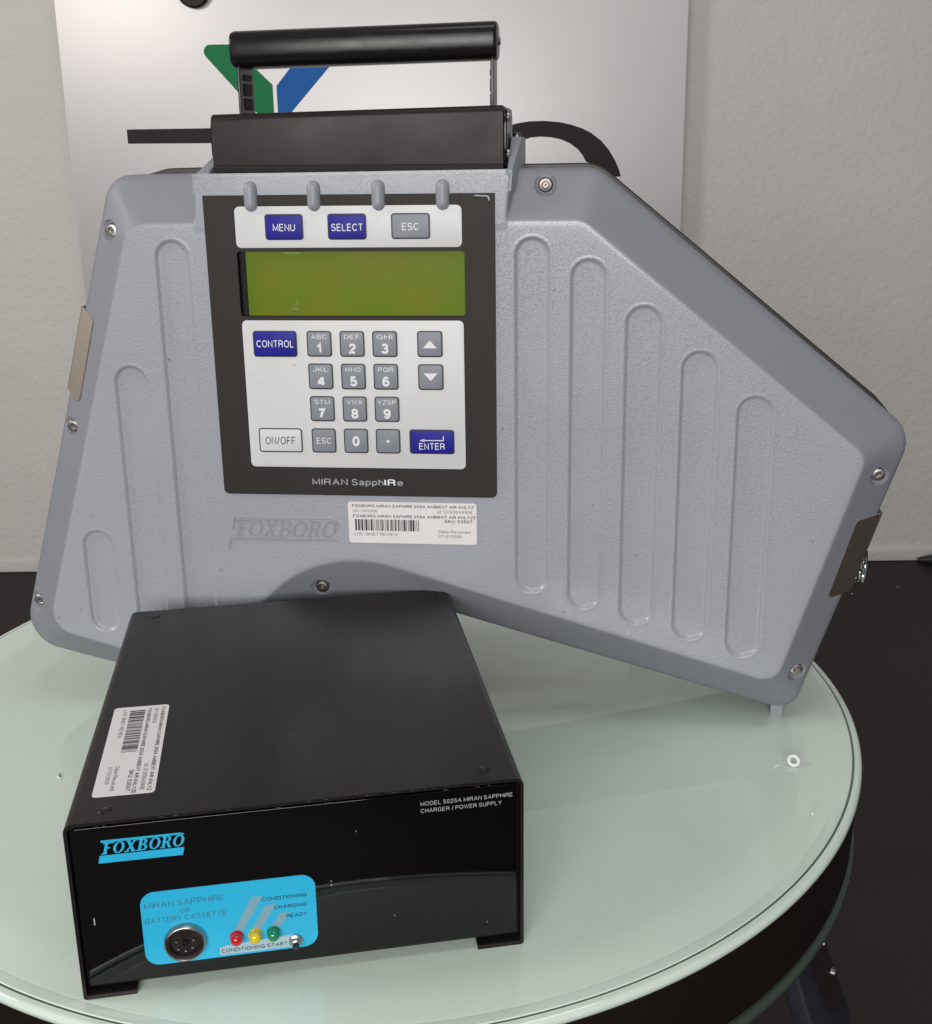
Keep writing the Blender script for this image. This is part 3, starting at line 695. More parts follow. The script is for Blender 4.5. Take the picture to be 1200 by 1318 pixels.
# keypad panel (black), membranes, display, keys
def band(poly_out, poly_in, y0, y1):
    bm = bmesh.new(); n = len(poly_out)
    vo = [bm.verts.new(MM(a, y0, b)) for a, b in poly_out]; vi = [bm.verts.new(MM(a, y0, b)) for a, b in poly_in]
    wo = [bm.verts.new(MM(a, y1, b)) for a, b in poly_out]; wi = [bm.verts.new(MM(a, y1, b)) for a, b in poly_in]
    for j in range(n):
        k_ = (j + 1) % n
        bm.faces.new((vo[j], vo[k_], vi[k_], vi[j])); bm.faces.new((vo[j], wo[j], wo[k_], vo[k_])); bm.faces.new((vi[j], vi[k_], wi[k_], wi[j]))
    return bm
def rr4(x0, z0, x1, z1, r0_, n=6, rt=None):
    out = []; rt = r0_ if rt is None else rt
    for cx, cz, a0, r_ in ((x1 - rt, z1 - rt, 0, rt), (x0 + rt, z1 - rt, 90, rt), (x0 + r0_, z0 + r0_, 180, r0_), (x1 - r0_, z0 + r0_, 270, r0_)):
        for j in range(n + 1): th = R(a0 + 90 * j / n); out.append((cx + r_ * math.cos(th), cz + r_ * math.sin(th)))
    return out
panel = from_bm('keypad_panel', band(rr4(-.2, 154.8, 172.6, 338.3, 3.5, rt=.5), rr4(18.3, 267.1, 154.6, 305.8, 2.0), -.75, .0), 'bezel', dev)
# display: sunk 4 mm, dark side walls
win = band(rr4(18.3, 267.1, 154.6, 305.8, 2.0), rr4(18.4, 267.2, 154.5, 305.7, 2.0), -.05, 3.6)
from_bm('display_surround', win, 'black_flat', dev)
bm = bmesh.new(); prism(bm, rr4(17, 266, 156, 307, 2), 3.8, 5.2, MM); 
dsp = from_bm('display_backing', bm, 'black_flat', dev)
bm = bmesh.new(); prism(bm, rr4(22.6, 266.6, 155.5, 306.4, 1.5), 2.6, 3.79, MM); SCRN = from_bm('display_screen', bm, 'lcd', dev)
def sheet(name, x0, z0, x1, z1, r_, y0, y1, material, parent, inset=.12):
    bm = bmesh.new(); prism(bm, rr4(x0, z0, x1, z1, r_)[::-1], y0, y1, MM, inset=inset); return from_bm(name, bm, material, parent, smooth=True, auto=50)
m1 = sheet('keypad_membrane', 18.5, 307.8, 153.2, 331.8, 3, -.95, -.76, 'membrane', dev, .05)
m2 = sheet('keypad_membrane', 18.6, 173.0, 153.5, 264.7, 3, -.95, -.76, 'membrane', dev, .05)

def FP(y): return lambda a, b: (a * 1e-3, y * 1e-3, b * 1e-3)
KY = -1.62
def key(x0, z0, x1, z1, mat_, texts, mprint='white_print'):
    k_ = sheet('key', x0 + .75, z0 + .75, x1 - .75, z1 - .75, 1.3, KY, -.9, mat_, dev, .35)
    sheet('key_border', x0, z0, x1, z1, 1.9, -1.12, -.951, 'dark_print', k_, .08)
    if texts:
        P_ = Print()
        for t in texts:
            if callable(t): t(P_)
            else: P_.text(*t[:5], **(t[5] if len(t) > 5 else {}))
        P_.build('legend', FP(KY - .04), mprint, k_)
    return k_
CAP = (0.0, .729)
B = dict(bold=.01)
key(36.5, 312.3, 59.5, 327.4, 'key_blue', [('MENU', 41.4, 317.5, 54.7, 321.7, B)])
key(74.1, 312.3, 97.2, 327.4, 'key_blue', [('SELECT', 76.4, 317.4, 94.9, 321.6, B)])
key(111.8, 312.5, 134.7, 327.4, 'key_grey', [('ESC', 118.2, 317.6, 128.0, 321.8, B)])
key(24.8, 242.5, 52.0, 258.5, 'key_blue', [('CONTROL', 27.0, 248.4, 49.8, 252.8, B)])
rows_ = [(242.7, 258.5), (222.6, 238.6), (202.5, 218.4), (182.5, 198.1)]
cols_ = [(58.0, 73.3), (78.2, 93.4), (98.1, 113.4)]
lab = [[('ABC', '1'), ('DEF', '2'), ('GHI', '3')], [('JKL', '4'), ('MNO', '5'), ('PQR', '6')], [('STU', '7'), ('VWX', '8'), ('YZSP', '9')]]
for ri, row in enumerate(lab):
    for ci, (s_, n_) in enumerate(row):
        z0, z1 = rows_[ri]; x0, x1 = cols_[ci]; c_ = (x0 + x1) / 2; hw = {'1': 1.3}.get(n_, 2.2); sw = 5.6 if s_ == 'YZSP' else 4.7
        key(x0, z0, x1, z1, 'key_grey', [(n_, c_ - hw, z0 + 2.1, c_ + hw, z0 + 8.3, dict(bold=.07)), (s_, c_ - sw, z1 - 4.9, c_ + sw, z1 - 2.2, dict(spacing=1.15))])
z0, z1 = rows_[3]
key(cols_[0][0], z0, cols_[0][1], z1, 'key_grey', [('ESC', 61.2, z0 + 5.9, 70.2, z0 + 9.7, {})])
key(cols_[1][0], z0, cols_[1][1], z1, 'key_grey', [('0', 83.6, z0 + 4.5, 88.0, z0 + 11, dict(bold=.07))])
key(cols_[2][0], z0, cols_[2][1], z1, 'key_grey', [lambda P_: P_.poly([(105.75 + .95 * math.cos(R(a)), z0 + 7.9 + .95 * math.sin(R(a))) for a in range(0, 360, 24)])])
key(125.3, 242.7, 140.7, 258.6, 'key_grey', [lambda P_: P_.poly([(128.8, 248.2), (137.2, 248.2), (133.0, 252.9)])])
key(125.4, 222.6, 140.9, 238.5, 'key_grey', [lambda P_: P_.poly([(128.9, 232.9), (133.1, 228.3), (137.3, 232.9)])])
key(24.6, 182.5, 52.1, 197.9, 'key_white', [('ON/OFF', 28.8, 187.6, 47.6, 192.6, dict(bold=.004))], 'dark_print')
def enter_arrow(P_):
    P_.rect(127.2, 190.95, 140.3, 191.5); P_.rect(139.75, 191.5, 140.3, 193.9); P_.poly([(125.2, 191.2), (128.4, 190.3), (128.4, 192.1)])
key(119.0, 182.5, 146.8, 198.0, 'key_blue', [('ENTER', 125.0, 185.4, 140.8, 189.6, B), enter_arrow])
Print().text('MIRAN', 56.8, 161.6, 79.3, 165.7, bold=.02).text('Sapph', 81.9, 161.6, 101.8, 165.7, bold=.02).text('e', 110.4, 161.6, 114.3, 165.7, bold=.02).build('panel_lettering', FP(-.80), 'grey_print', panel)
Print().text('IR', 102.4, 161.6, 109.5, 165.8, bold=.035).build('panel_lettering', FP(-.80), 'white_print', panel)
# scuffs on the membrane beside the number keys
P_ = Print(); rs = random.Random(5)
for (cx, cz, n_, sp) in ((49.5, 237.8, 9, 2.2), (23.5, 230.5, 6, 3.0), (27.5, 224.8, 8, 3.4), (53.5, 235.8, 5, 1.0)):
    for _ in range(n_):
        a0, b0 = cx + rs.gauss(0, sp * .6), cz + rs.gauss(0, .9); l_ = rs.uniform(.3, 1.3); t_ = rs.uniform(.08, .2); an = rs.uniform(-.9, .5)
        P_.poly([(a0, b0), (a0 + l_ * math.cos(an), b0 + l_ * math.sin(an)), (a0 + l_ * math.cos(an) - t_ * math.sin(an), b0 + l_ * math.sin(an) + t_ * math.cos(an)), (a0 - t_ * math.sin(an), b0 + t_ * math.cos(an))])
o = P_.build('scuff_marks', FP(-.975), mat('scuff_grey', (.36, .36, .35), .6), m2); o['kind'] = 'stuff'

Print().poly([(160.8, 337.3), (168.6, 336.9), (168.7, 336.2), (160.8, 336.6)]).poly([(168.2, 336.2), (169.3, 336.4), (169.6, 334.2), (169.0, 333.9)]).build('edge_chip', FP(-.78), 'grey_print', panel)
P_ = Print(); rs = random.Random(9)
for _ in range(16):
    a0, b0 = 50 + rs.gauss(0, 2.6), 271 + rs.uniform(-1.2, 6.5); l_ = rs.uniform(.5, 2.6); P_.rect(a0, b0, a0 + l_, b0 + rs.uniform(.15, .45))
P_.rect(46, 304.0, 56, 304.8)
o = P_.build('screen_residue', FP(2.56), mat('residue', (.20, .26, .06), .5, spec=.3), SCRN); o['kind'] = 'stuff'
# guide ridges over the top edge of the panel
for cx in (28.9, 66.6, 104.7, 142.3):
    bm = bmesh.new(); n = 16; m_ = 14; z0, z1 = 328.7, 346.3; rr = 4.0
    grid = []
    for i in range(m_ + 1):
        row = []
        for j in range(n + 1):
            # superellipse capsule dome
            t = i / m_; zc = z0 + (z1 - z0) * (.5 - .5 * math.cos(math.pi * t))
            dz = max(0, (z0 + rr) - zc, zc - (z1 - rr)); wv = math.sqrt(max(0, rr * rr - dz * dz))
            a = math.pi * j / n
            row.append(bm.verts.new(MM(cx - wv * math.cos(a), -.3 - 4.2 * (wv / rr) * math.sin(a), zc)))
        grid.append(row)
    for A, Bq in zip(grid, grid[1:]):
        for j in range(n): bm.faces.new((A[j], A[j + 1], Bq[j + 1], Bq[j]))
    from_bm('guide_ridge', bm, 'paint_smooth', dev, smooth=True, auto=80)

# inventory stickers --------------------------------------------------
BARS = random.Random(11)
bars = []
xx = 0
while xx < 1:
    wv = BARS.choice((.009, .009, .018, .027)); bars.append((xx, min(1, xx + wv))); xx += wv + BARS.choice((.009, .009, .018))
def sticker(parent, tr, date):
    """81 x 28 unit label; tr(a, lift, b)"""
    bm = bmesh.new(); prism(bm, rr4(0, 0, 81.2, 27.2, 2)[::-1], .16, .0, tr); st = from_bm('inventory_label', bm, 'label_paper', parent)
    P_ = Print()
    P_.text('FOXBORO MIRAN SAPHIRE 205A AMBIENT AIR ANLYZ', 2.6, 23.6, 79.6, 25.5, bold=.03)
    P_.text('FOXBORO MIRAN SAPHIRE 205A AMBIENT AIR ANLYZE', 3.0, 16.9, 80.6, 18.8, bold=.03)
    P_.text('SKU: 53507', 61.0, 14.1, 78.6, 16.2, bold=.03)
    for a, b in bars: P_.rect(4.2 + a * 40.5, 8.2, 4.2 + b * 40.5, 15.7)
    Q_ = Print()
    Q_.text('SN: S00306', 3.0, 20.3, 18.6, 22.2); Q_.text('UI: SC608A990E', 56.4, 20.4, 78.6, 22.3)
    Q_.text('LOC: BMET REVIEW', 3.4, 4.9, 31.0, 6.9); Q_.text('Date Received', 57.2, 7.3, 77.2, 9.3, cap=(0, .74)); Q_.text(date, 57.2, 4.3, 71.6, 6.2)
    P_.build('label_print', lambda a, b: tr(a, .22, b), 'dark_print', st); Q_.build('label_print', lambda a, b: tr(a, .22, b), 'fade_print', st)['kind'] = 'stuff'
    return st
sticker(dev, lambda a, h, b: ((78.6 + a) * 1e-3, (-.25 - h) * 1e-3 , (123.6 + b) * 1e-3 ), '07/31/2026')

# little nicks and specks on the casing
HP = []; HF = []; rs = random.Random(31)
spots = [(232, 150), (259, 118), (287, 214), (261, 160), (340, 196), (172, 60), (-30, 240), (-120, 66), (-58, 130), (240, 66), (205, 330), (300, 60), (365, 130), (-70, 180), (30, 112), (185, 118)]
spots += [(rs.uniform(-110, 380), rs.uniform(40, 330)) for _ in range(40)]
spots = np.array(spots); spots = spots[(sdf(spots, INN) > 3) & ~((spots[:, 0] > -4) & (spots[:, 0] < 176) & (spots[:, 1] > 120))]
hs_, _ = height(spots)
for (a, b), h_ in zip(spots, hs_):
    n_ = len(HP); s_ = rs.uniform(.18, .5); el_ = rs.uniform(1, 2.6); th = rs.uniform(0, 3.1)
    for q in range(5):
        x_, z_ = s_ * el_ * math.cos(q * 1.2566), s_ * math.sin(q * 1.2566)
        HP.append(MM(a + x_ * math.cos(th) - z_ * math.sin(th), h_ - .12, b + x_ * math.sin(th) + z_ * math.cos(th)))
    HF.append(tuple(range(n_, n_ + 5)))
me = bpy.data.meshes.new('casing_nicks'); me.from_pydata(HP, [], HF); o = link('casing_nicks', me, mat('nick_grey', (.11, .11, .13), .6), dev); o['kind'] = 'stuff'

# embossed maker's name on the housing
polys = slab_logo(3.5, 126.4, 10.6, 9.5, .28, 1.35)
polys += [[(4.5, 138.3), (66, 138.3), (66, 138.9), (4.7, 138.9)], [(1.2, 124.3), (69.5, 124.3), (69.5, 125.0), (1.4, 125.0)], [(-.8, 117.4), (-.2, 117.4), (1.9, 125.0), (1.3, 125.0)], [(3.0, 131), (3.6, 131), (5.1, 138.9), (4.5, 138.9)], [(65.5, 138.9), (66, 138.3), (70, 137.3), (71.8, 133.5), (72.4, 133.6), (70.4, 137.8)]]
raised('embossed_name', polys, lambda a, y, b: (a * 1e-3, y * 1e-3, b * 1e-3), .2, -.6, 'paint_smooth', dev, step=-2e-3)

# latch plates on both sides
def plate(poly, depth_fn, thick, name):
    bm = bmesh.new()
    A = [bm.verts.new(MM(a, depth_fn(a, b), b)) for a, b in poly]; Bq = [bm.verts.new(MM(a, depth_fn(a, b) + thick, b)) for a, b in poly]
    n = len(poly); bm.faces.new(A); bm.faces.new(Bq[::-1])
    for j in range(n): bm.faces.new((A[j], Bq[j], Bq[(j + 1) % n], A[(j + 1) % n]))
    return bm
# chamfer plane fitted through the plate's place: depth is linear in (u, z)
def chamfer_plane(pts):
    Q = np.array(pts, float); hq, _ = height(Q); A = np.c_[Q, np.ones(len(Q))]; s_, *_r = np.linalg.lstsq(A, hq, rcond=None)
    return lambda a, b: float(s_[0] * a + s_[1] * b + s_[2])
cl = chamfer_plane([(-78, 262), (-95, 215), (-84, 262), (-90, 222)])
polyL = fillet_poly([(-91.6, 270.0, 1), (-82.2, 264.8, 3), (-80.4, 262.0, 2), (-94.2, 212.2, 3), (-98.5, 210.4, 2), (-106.9, 217.2, 1)], 5)
lp = from_bm('latch_plate', plate(polyL, lambda a, b: cl(a, b) - .9, 1.6, 'latch'), 'brushed', dev)
bm = bmesh.new()
e0 = (-91.8, cl(-91.6, 270) - .9, 270.0); e1 = (-107.1, cl(-106.9, 217.2) - .9, 217.2)
vv = [bm.verts.new(MM(*q)) for q in (e0, e1, (e1[0], 42, e1[2]), (e0[0], 42, e0[2]))]; bm.faces.new(vv); from_bm('side_flange', bm, 'brushed', lp)
cr_ = chamfer_plane([(393, 138), (381, 92), (388, 135), (386, 100)])
polyR = fillet_poly([(392.6, 140.6, 3), (410.8, 141.4, .8), (395.4, 89.0, .8), (380.8, 88.6, 2.5), (379.6, 91.6, 2)], 5)
rp = from_bm('latch_plate', plate(polyR, lambda a, b: cr_(a, b) - .9, 1.6, 'latch'), 'brushed', dev)
bm = bmesh.new()
e0 = (411.0, cr_(410.8, 141.4) - .9, 141.4); e1 = (395.6, cr_(395.4, 89) - .9, 89.0)
vv = [bm.verts.new(MM(*q)) for q in (e0, (e0[0] + 1.5, 42, e0[2]), (e1[0] + 1.5, 42, e1[2]), e1)]; bm.faces.new(vv); from_bm('side_flange', bm, 'brushed', rp)
# split ring hanging behind the right latch
bm = bmesh.new()
def ring_pts(cx, cy, cz, ru, rz, yaw, n=28): return [(cx + ru * math.cos(2 * math.pi * i / n) * math.cos(yaw), cy + ru * math.cos(2 * math.pi * i / n) * math.sin(yaw), cz + rz * math.sin(2 * math.pi * i / n)) for i in range(n)]
tube(bm, ring_pts(.4075, .050, .0955, .0105, .0108, R(63)), .0009, 8, closed=True)
tube(bm, ring_pts(.4096, .0505, .0957, .0105, .0108, R(66)), .0009, 8, closed=True)
kr = from_bm('split_ring', bm, 'chrome', dev, smooth=True)
bm = bmesh.new(); prism(bm, fillet_poly([(398, 108, 1), (407, 118, 2), (410.5, 115, 2), (407, 106, 1)], 5), 44, 52, MM); from_bm('ring_eyelet', bm, 'rubber', dev)

# gussets that carry the handle base
def hull(name, pts, material, bev=.0006):
    bm = bmesh.new(); vs = [bm.verts.new(MM(*q)) for q in pts]; r_ = bmesh.ops.convex_hull(bm, input=vs)
    rem = [g_ for g_ in r_['geom_interior'] if isinstance(g_, bmesh.types.BMVert)]
    if rem: bmesh.ops.delete(bm, geom=rem, context='VERTS')
    bmesh.ops.dissolve_limit(bm, angle_limit=R(1), verts=bm.verts, edges=bm.edges)
    return from_bm(name, bm, material, dev, bevel=bev)
hull('handle_gusset', [(177.5, .6, 322.5), (182.0, .4, 349.6), (179.5, .4, 349.6), (178.0, 1.2, 322.5), (181.3, 22, 325), (186.3, 34, 369.5), (180.0, 34, 369.5), (186.3, 80, 369.5), (180, 80, 369.5), (186.3, 80, 330), (180, 80, 330), (187.6, 34, 335)], 'paint_smooth', .0008)
hull('handle_gusset', [(-5.2, 1.0, 349.5), (3.0, 1.0, 349.5), (-6.0, 20, 350), (-6.5, 78, 350), (3, 34, 362), (-1.5, 34, 362), (-1.5, 78, 362), (3, 78, 362), (3, 78, 345), (-6.5, 78, 345), (-5, 10, 340)], 'paint_smooth', .0006)
bm = bmesh.new(); prism(bm, [(-5.0, 340), (181, 340), (181.8, 350.2), (-5.0, 349.9)], .2, 78, MM); from_bm('handle_shelf', bm, 'paint_smooth', dev, bevel=.0008)
hex_screw((.1828, .045, .3712), (0, 0, 1), .0026, dev, dark=True)

# handle base: folded black channel
def bar_ring(u, z0, z1, y0, y1, r_):
    pts = fillet_poly([(y0, z0, r_ * .35), (y0, z1, r_), (y1, z1, r_), (y1, z0, r_)], 8); return [(u, y, z) for y, z in pts]
bm = bmesh.new(); rings = []
for (u, a, b) in ((6.4, 353.2, 383.3), (7.0, 352.6, 384.0), (176.4, 351.4, 386.6), (177, 352.2, 385.8)):
    rings.append([bm.verts.new(MM(*q)) for q in bar_ring(u, a, b, 4.5, 66, 4.0)])
for A, Bq in zip(rings, rings[1:]):
    n = len(A)
    for j in range(n): bm.faces.new((A[j], A[(j + 1) % n], Bq[(j + 1) % n], Bq[j]))
bm.faces.new(rings[0]); bm.faces.new(rings[-1][::-1])
hb = from_bm('handle_base', bm, 'black_satin', dev, smooth=True, auto=30)
bm = bmesh.new(); 
vs0 = [(8.2, 3.9, 351.1), (177.0, 3.9, 350.2), (177.0, 3.9, 353.6), (8.0, 3.9, 354.6)]
prism(bm, [(8.2, 350.9), (176.8, 350.0), (176.8, 354.4), (8.0, 355.4)], 3.7, 66, MM, inset=.5); from_bm('base_lip', bm, 'black_flat', hb, smooth=True, auto=40)
for (u0, u1, zt) in ((4.6, 6.4, 383.0), (177.0, 179.0, 385.0)):
    bm = bmesh.new(); poly = fillet_poly([(9, 354, 9), (9, zt, 9), (62, zt, 9), (62, 354, 9)], 8)
    prism(bm, poly, u0, u1, tr=lambda a, y, b: (y * 1e-3, a * 1e-3, b * 1e-3)); ep = from_bm('end_plate', bm, 'black_anodised', dev, bevel=.0005)
    sgn = 1 if u0 > 100 else -1; us = u1 if sgn > 0 else u0
    for (yy, zz) in ((16, zt - 5.0), (16, 359.5)):
        bm = bmesh.new(); lathe(bm, [(0, .0020), (.0012, .0019), (.0026, .0012), (.0031, 0), (.0031, -.0005)], 18, frame_at(Vector((us * 1e-3, yy * 1e-3, zz * 1e-3)), (sgn, 0, 0)))
        from_bm('end_screw', bm, 'steel', ep, smooth=True)
# arms
for (u0, u1, zt) in ((20.4, 22.2, 412), (169.2, 171.0, 414)):
    bm = bmesh.new(); poly = [(17, 380), (17, zt), (44, zt), (44, 380)]
    prism(bm, fillet_poly([(a, b, 2) for a, b in poly], 4), u0, u1, tr=lambda a, y, b: (y * 1e-3, a * 1e-3, b * 1e-3)); ar = from_bm('handle_arm', bm, 'black_anodised', dev, bevel=.0004)
    s = u1 if u0 < 100 else u0; dd = .9 if u0 < 100 else -.9
    for (b0, b1) in ((387, 393.5), (395, 402), (403.5, 407)):
        bm = bmesh.new(); prism(bm, rr4(24, b0, 37, b1, 1.2), s - dd * .05, s + dd, tr=lambda a, y, b: (y * 1e-3, a * 1e-3, b * 1e-3)); from_bm('arm_slot_rib', bm, 'black_flat', ar)
# grip: rounded extrusion with two flats
bm = bmesh.new(); rings = []
N_ = 36
def grip_ring(u, cz, k_):
    out = []
    for i in range(N_):
        th = 2 * math.pi * i / N_
        e = 3.1; c_, s_ = math.cos(th), math.sin(th)
        ry = 14.5 * k_; rz = 10.6 * k_
        out.append((u, 30 + ry * math.copysign(abs(c_) ** (2 / e), c_), cz + rz * math.copysign(abs(s_) ** (2 / e), s_)))
    return out
for (u, cz, k_) in ((16.4, 420.6, .86), (16.8, 420.6, .95), (17.8, 420.6, .99), (18.6, 420.7, 1), (170.6, 422.9, 1.0), (171.6, 422.9, .99), (172.4, 422.9, .94), (172.8, 422.9, .85)):
    rings.append([bm.verts.new(MM(*q)) for q in grip_ring(u, cz, k_)])
for A, Bq in zip(rings, rings[1:]):
    for j in range(N_): bm.faces.new((A[j], A[(j + 1) % N_], Bq[(j + 1) % N_], Bq[j]))
bm.faces.new(rings[0]); bm.faces.new(rings[-1][::-1])
gp = from_bm('handle_grip', bm, 'black_anodised', dev, smooth=True, auto=50)
bm = bmesh.new(); lathe(bm, [(0, .0014), (.002, .0013), (.0028, 0)], 16, frame_at(Vector((.1729, .030, .4228)), (1, 0, 0))); from_bm('grip_screw', bm, 'steel', gp, smooth=True)

# ================================================================== POWER SUPPLY
PX, PY, PYAW = -.17559, .41015, .165808
W, D, H = 199.6, 230.3, 88.5
psu = thing('power_supply', 'black metal charger box with blue connector plate, in front of grey instrument', 'power supply', (PX, PY, 0), PYAW)
# folded sheet cover: C-section with rounded corners and turned-in flanges, thickness 1.4
T = 1.5
op = fillet_poly([(23, 0, 0), (0, 0, 1.6), (0, H, 4.0), (W, H, 4.0), (W, 0, 1.6), (W - 22, 0, 0)], 8)
ip = fillet_poly([(23, 2.2, 0), (T, 2.2, .6), (T, H - T, 2.6), (W - T, H - T, 2.6), (W - T, 2.2, .6), (W - 22, 2.2, 0)], 8)
opn = [op[0]] + op[1:-1] + [op[-1]]
bm = bmesh.new(); n = len(op); assert len(ip) == n, (len(op), len(ip))
f0 = [bm.verts.new(MM(a, 0, b)) for a, b in op]; f1 = [bm.verts.new(MM(a, 0, b)) for a, b in ip]
g0 = [bm.verts.new(MM(a, D, b)) for a, b in op]; g1 = [bm.verts.new(MM(a, D, b)) for a, b in ip]
for j in range(n - 1):
    bm.faces.new((f0[j], f0[j + 1], f1[j + 1], f1[j])); bm.faces.new((g0[j], g1[j], g1[j + 1], g0[j + 1]))
    bm.faces.new((f0[j], g0[j], g0[j + 1], f0[j + 1])); bm.faces.new((f1[j], f1[j + 1], g1[j + 1], g1[j]))
bm.faces.new((f0[0], f1[0], g1[0], g0[0])); bm.faces.new((f0[-1], g0[-1], g1[-1], f1[-1]))
cov_m = mat('black_powder_coat', (.0125, .0095, .0098), .31, spec=.34, bump=[(1400, .25, .0003, 2), (9, .06, .004, 2)], rvar=(12, .05))
cover = from_bm('cover', bm, cov_m, psu, smooth=True, auto=35)
# front and rear panels, set in 1.2 mm
bm = bmesh.new(); prism(bm, fillet_poly([(3.2, 6.4, .8), (W - 3.0, 6.4, .8), (W - 3.0, H - 3.2, 1.4), (3.2, H - 3.2, 1.4)], 4), 1.1, 4, MM, inset=.35)
fp = from_bm('front_panel', bm, 'glossy_black', psu, smooth=True, auto=30)
bm = bmesh.new(); prism(bm, [(T + .2, 3.5), (W - T - .2, 3.5), (W - T - .2, H - T - .2), (T + .2, H - T - .2)], 4.2, 6, MM); from_bm('chassis_front', bm, 'black_flat', psu)
bm = bmesh.new(); box(bm, (.0017, .2275, .003), (.1979, .2295, .0869)); from_bm('rear_panel', bm, 'black_flat', psu)
bm = bmesh.new(); box(bm, (.0017, .0062, .0030), (.1979, .2270, .0045)); from_bm('bottom_pan', bm, 'black_flat', psu)
# worn bright nicks along the front edges
P_ = Print(); rs = random.Random(21)
for _ in range(20):
    a0 = rs.uniform(10, W - 8); l_ = rs.uniform(.3, 2.2); b0 = rs.choice((H - .75, H - 2.9, H - .75)); P_.rect(a0, b0, a0 + l_, b0 + rs.uniform(.12, .3))
o = P_.build('edge_wear', lambda a, b: (a * 1e-3, -.00004 if b > H - 2 else .00104, b * 1e-3), mat('bare_metal_nick', (.20, .19, .185), .4, metal=.6), cover); o['kind'] = 'stuff'
P_ = Print()
for _ in range(3):
    a0 = rs.uniform(110, W - 12); b0 = rs.choice((rs.uniform(8, 30), rs.uniform(60, 70))); P_.poly([(a0, b0), (a0 + .25, b0 + .1), (a0 + .35, b0 + 1.1 * rs.uniform(.3, 1.4)), (a0 + .1, b0 + .9)])
P_.rect(7.9, 37.2, 8.5, 40.8); P_.rect(111, 43.2, 111.6, 43.9); P_.rect(111, 45.2, 111.5, 45.8)
o = P_.build('scratches', lambda a, b: (a * 1e-3, .00106, b * 1e-3), 'grey_print', fp); o['kind'] = 'stuff'
# top scratches
def TOP(lift): return lambda a, b: (a * 1e-3, b * 1e-3, (H + lift) * 1e-3)
P_ = Print()
for _ in range(14):
    a0, b0 = (rs.uniform(10, W - 10), rs.uniform(4, D - 6)); s_ = rs.uniform(.2, .5); P_.poly([(a0, b0), (a0 + s_, b0 + .1), (a0 + s_ * .6, b0 + s_)])
o = P_.build('paint_chips', TOP(.03), 'grey_print', cover); o['kind'] = 'stuff'
# countersunk screws on the lid
for (a, b) in ((16.1, 221.6), (188.0, 220.0), (182.8, 11.3), (16.3, 9.6)):
    bm = bmesh.new(); mt = Matrix.Translation((a * 1e-3, b * 1e-3, H * 1e-3))
    lathe(bm, [(0, -.0001), (.0006, .0001), (.0009, .00025), (.0024, .0005), (.0030, .00035), (.0033, .00002)], 22, mt); s_ = from_bm('lid_screw', bm, 'black_anodised', psu, smooth=True)
    bm = bmesh.new(); 
    for an in (20, 110):
        c_, q_ = math.cos(R(an)), math.sin(R(an)); L_ = .0017; w_ = .0003
        vs = [bm.verts.new(mt @ Vector((c_ * i * L_ - q_ * j * w_, q_ * i * L_ + c_ * j * w_, .00056 + .00001 * (an > 90)))) for i, j in ((-1, -1), (1, -1), (1, 1), (-1, 1))]; bm.faces.new(vs)
    from_bm('cross_slot', bm, 'steel_dark', s_)
# inventory sticker, turned to read from the right-hand side (text runs front-wards)
def TS(a, h, b):
    # a runs towards the viewer, b runs to the right; slightly skewed as stuck on
    return ((8.0 + b + (a / 81.2) * 1.0) * 1e-3, (103.0 - a * 1.025 - b * .02) * 1e-3, (H + h) * 1e-3)
sticker(psu, TS, '07/31/2026')

PF = lambda y: (lambda a, b: (a * 1e-3, y * 1e-3, b * 1e-3))
# maker's name in blue
polys = slab_logo(14.3, 71.9, 5.7, 5.0, .25, 1.0)
polys += [[(14.6, 77.7), (48.0, 77.6), (49.6, 77.5), (49.2, 78.2), (47.6, 78.6), (14.8, 78.8)], [(12.8, 67.7), (48.2, 67.5), (49.0, 71.3), (13.6, 71.4)]]
raised('brand_print', polys, lambda a, y, b: (a * 1e-3, y * 1e-3, b * 1e-3), 1.08, 1.04, 'cyan', fp, step=-1.5e-3)
Print().text('MODEL 5025A MIRAN SAPPHIRE', 152.6, 78.9, 194.6, 81.0, bold=.02).text('CHARGER / POWER SUPPLY', 152.6, 75.3, 189.6, 77.4, bold=.02).build('model_print', PF(1.02), 'grey_print', fp)
# blue control plate
bm = bmesh.new(); prism(bm, rr4(28.0, 13.0, 104.1, 50.6, 6.5, 10)[::-1], .92, 1.12, MM); cp = from_bm('control_plate', bm, 'cyan', psu)
Print().text('MIRAN SAPPHIRE', 29.6, 42.4, 63.9, 45.4, bold=.0).text('OR', 44.6, 38.4, 48.8, 40.6).text('BATTERY CASSETTE', 29.4, 34.6, 64.3, 37.3, bold=.0).build('plate_lettering', PF(.86), 'plate_text', cp)
Print().text('CONDITIONING', 80.1, 39.4, 100.0, 41.3, bold=.02).text('CHARGING', 85.3, 34.5, 99.8, 36.4, bold=.02).text('READY', 90.5, 29.4, 99.8, 31.3, bold=.02).text('CONDITIONING START', 61.0, 15.0, 90.1, 17.0, bold=.02).build('plate_lettering', PF(.83), 'dark_print', cp)
for (a0, w_, a1, b1) in ((66.2, 4.2, 75.4, 42.3), (74.2, 4.2, 81.0, 37.3), (82.4, 4.2, 87.0, 32.2)):
    Print().poly([(a0, 24), (a0 + w_, 24), (a1 + w_ + .4, b1 - 1.2), (a1 + w_ + .9, b1), (a1 + .7, b1), (a1 - .1, b1 - 1)]).build('leader_stripe', PF(.885), 'plate_grey', cp)
Print().poly([(60.3, 14.0), (92, 14.0), (95.5, 15), (95.5, 19.6), (92, 20.2), (64, 18.8), (60.3, 17.8)]).build('leader_stripe', PF(.875), 'plate_pale', cp)
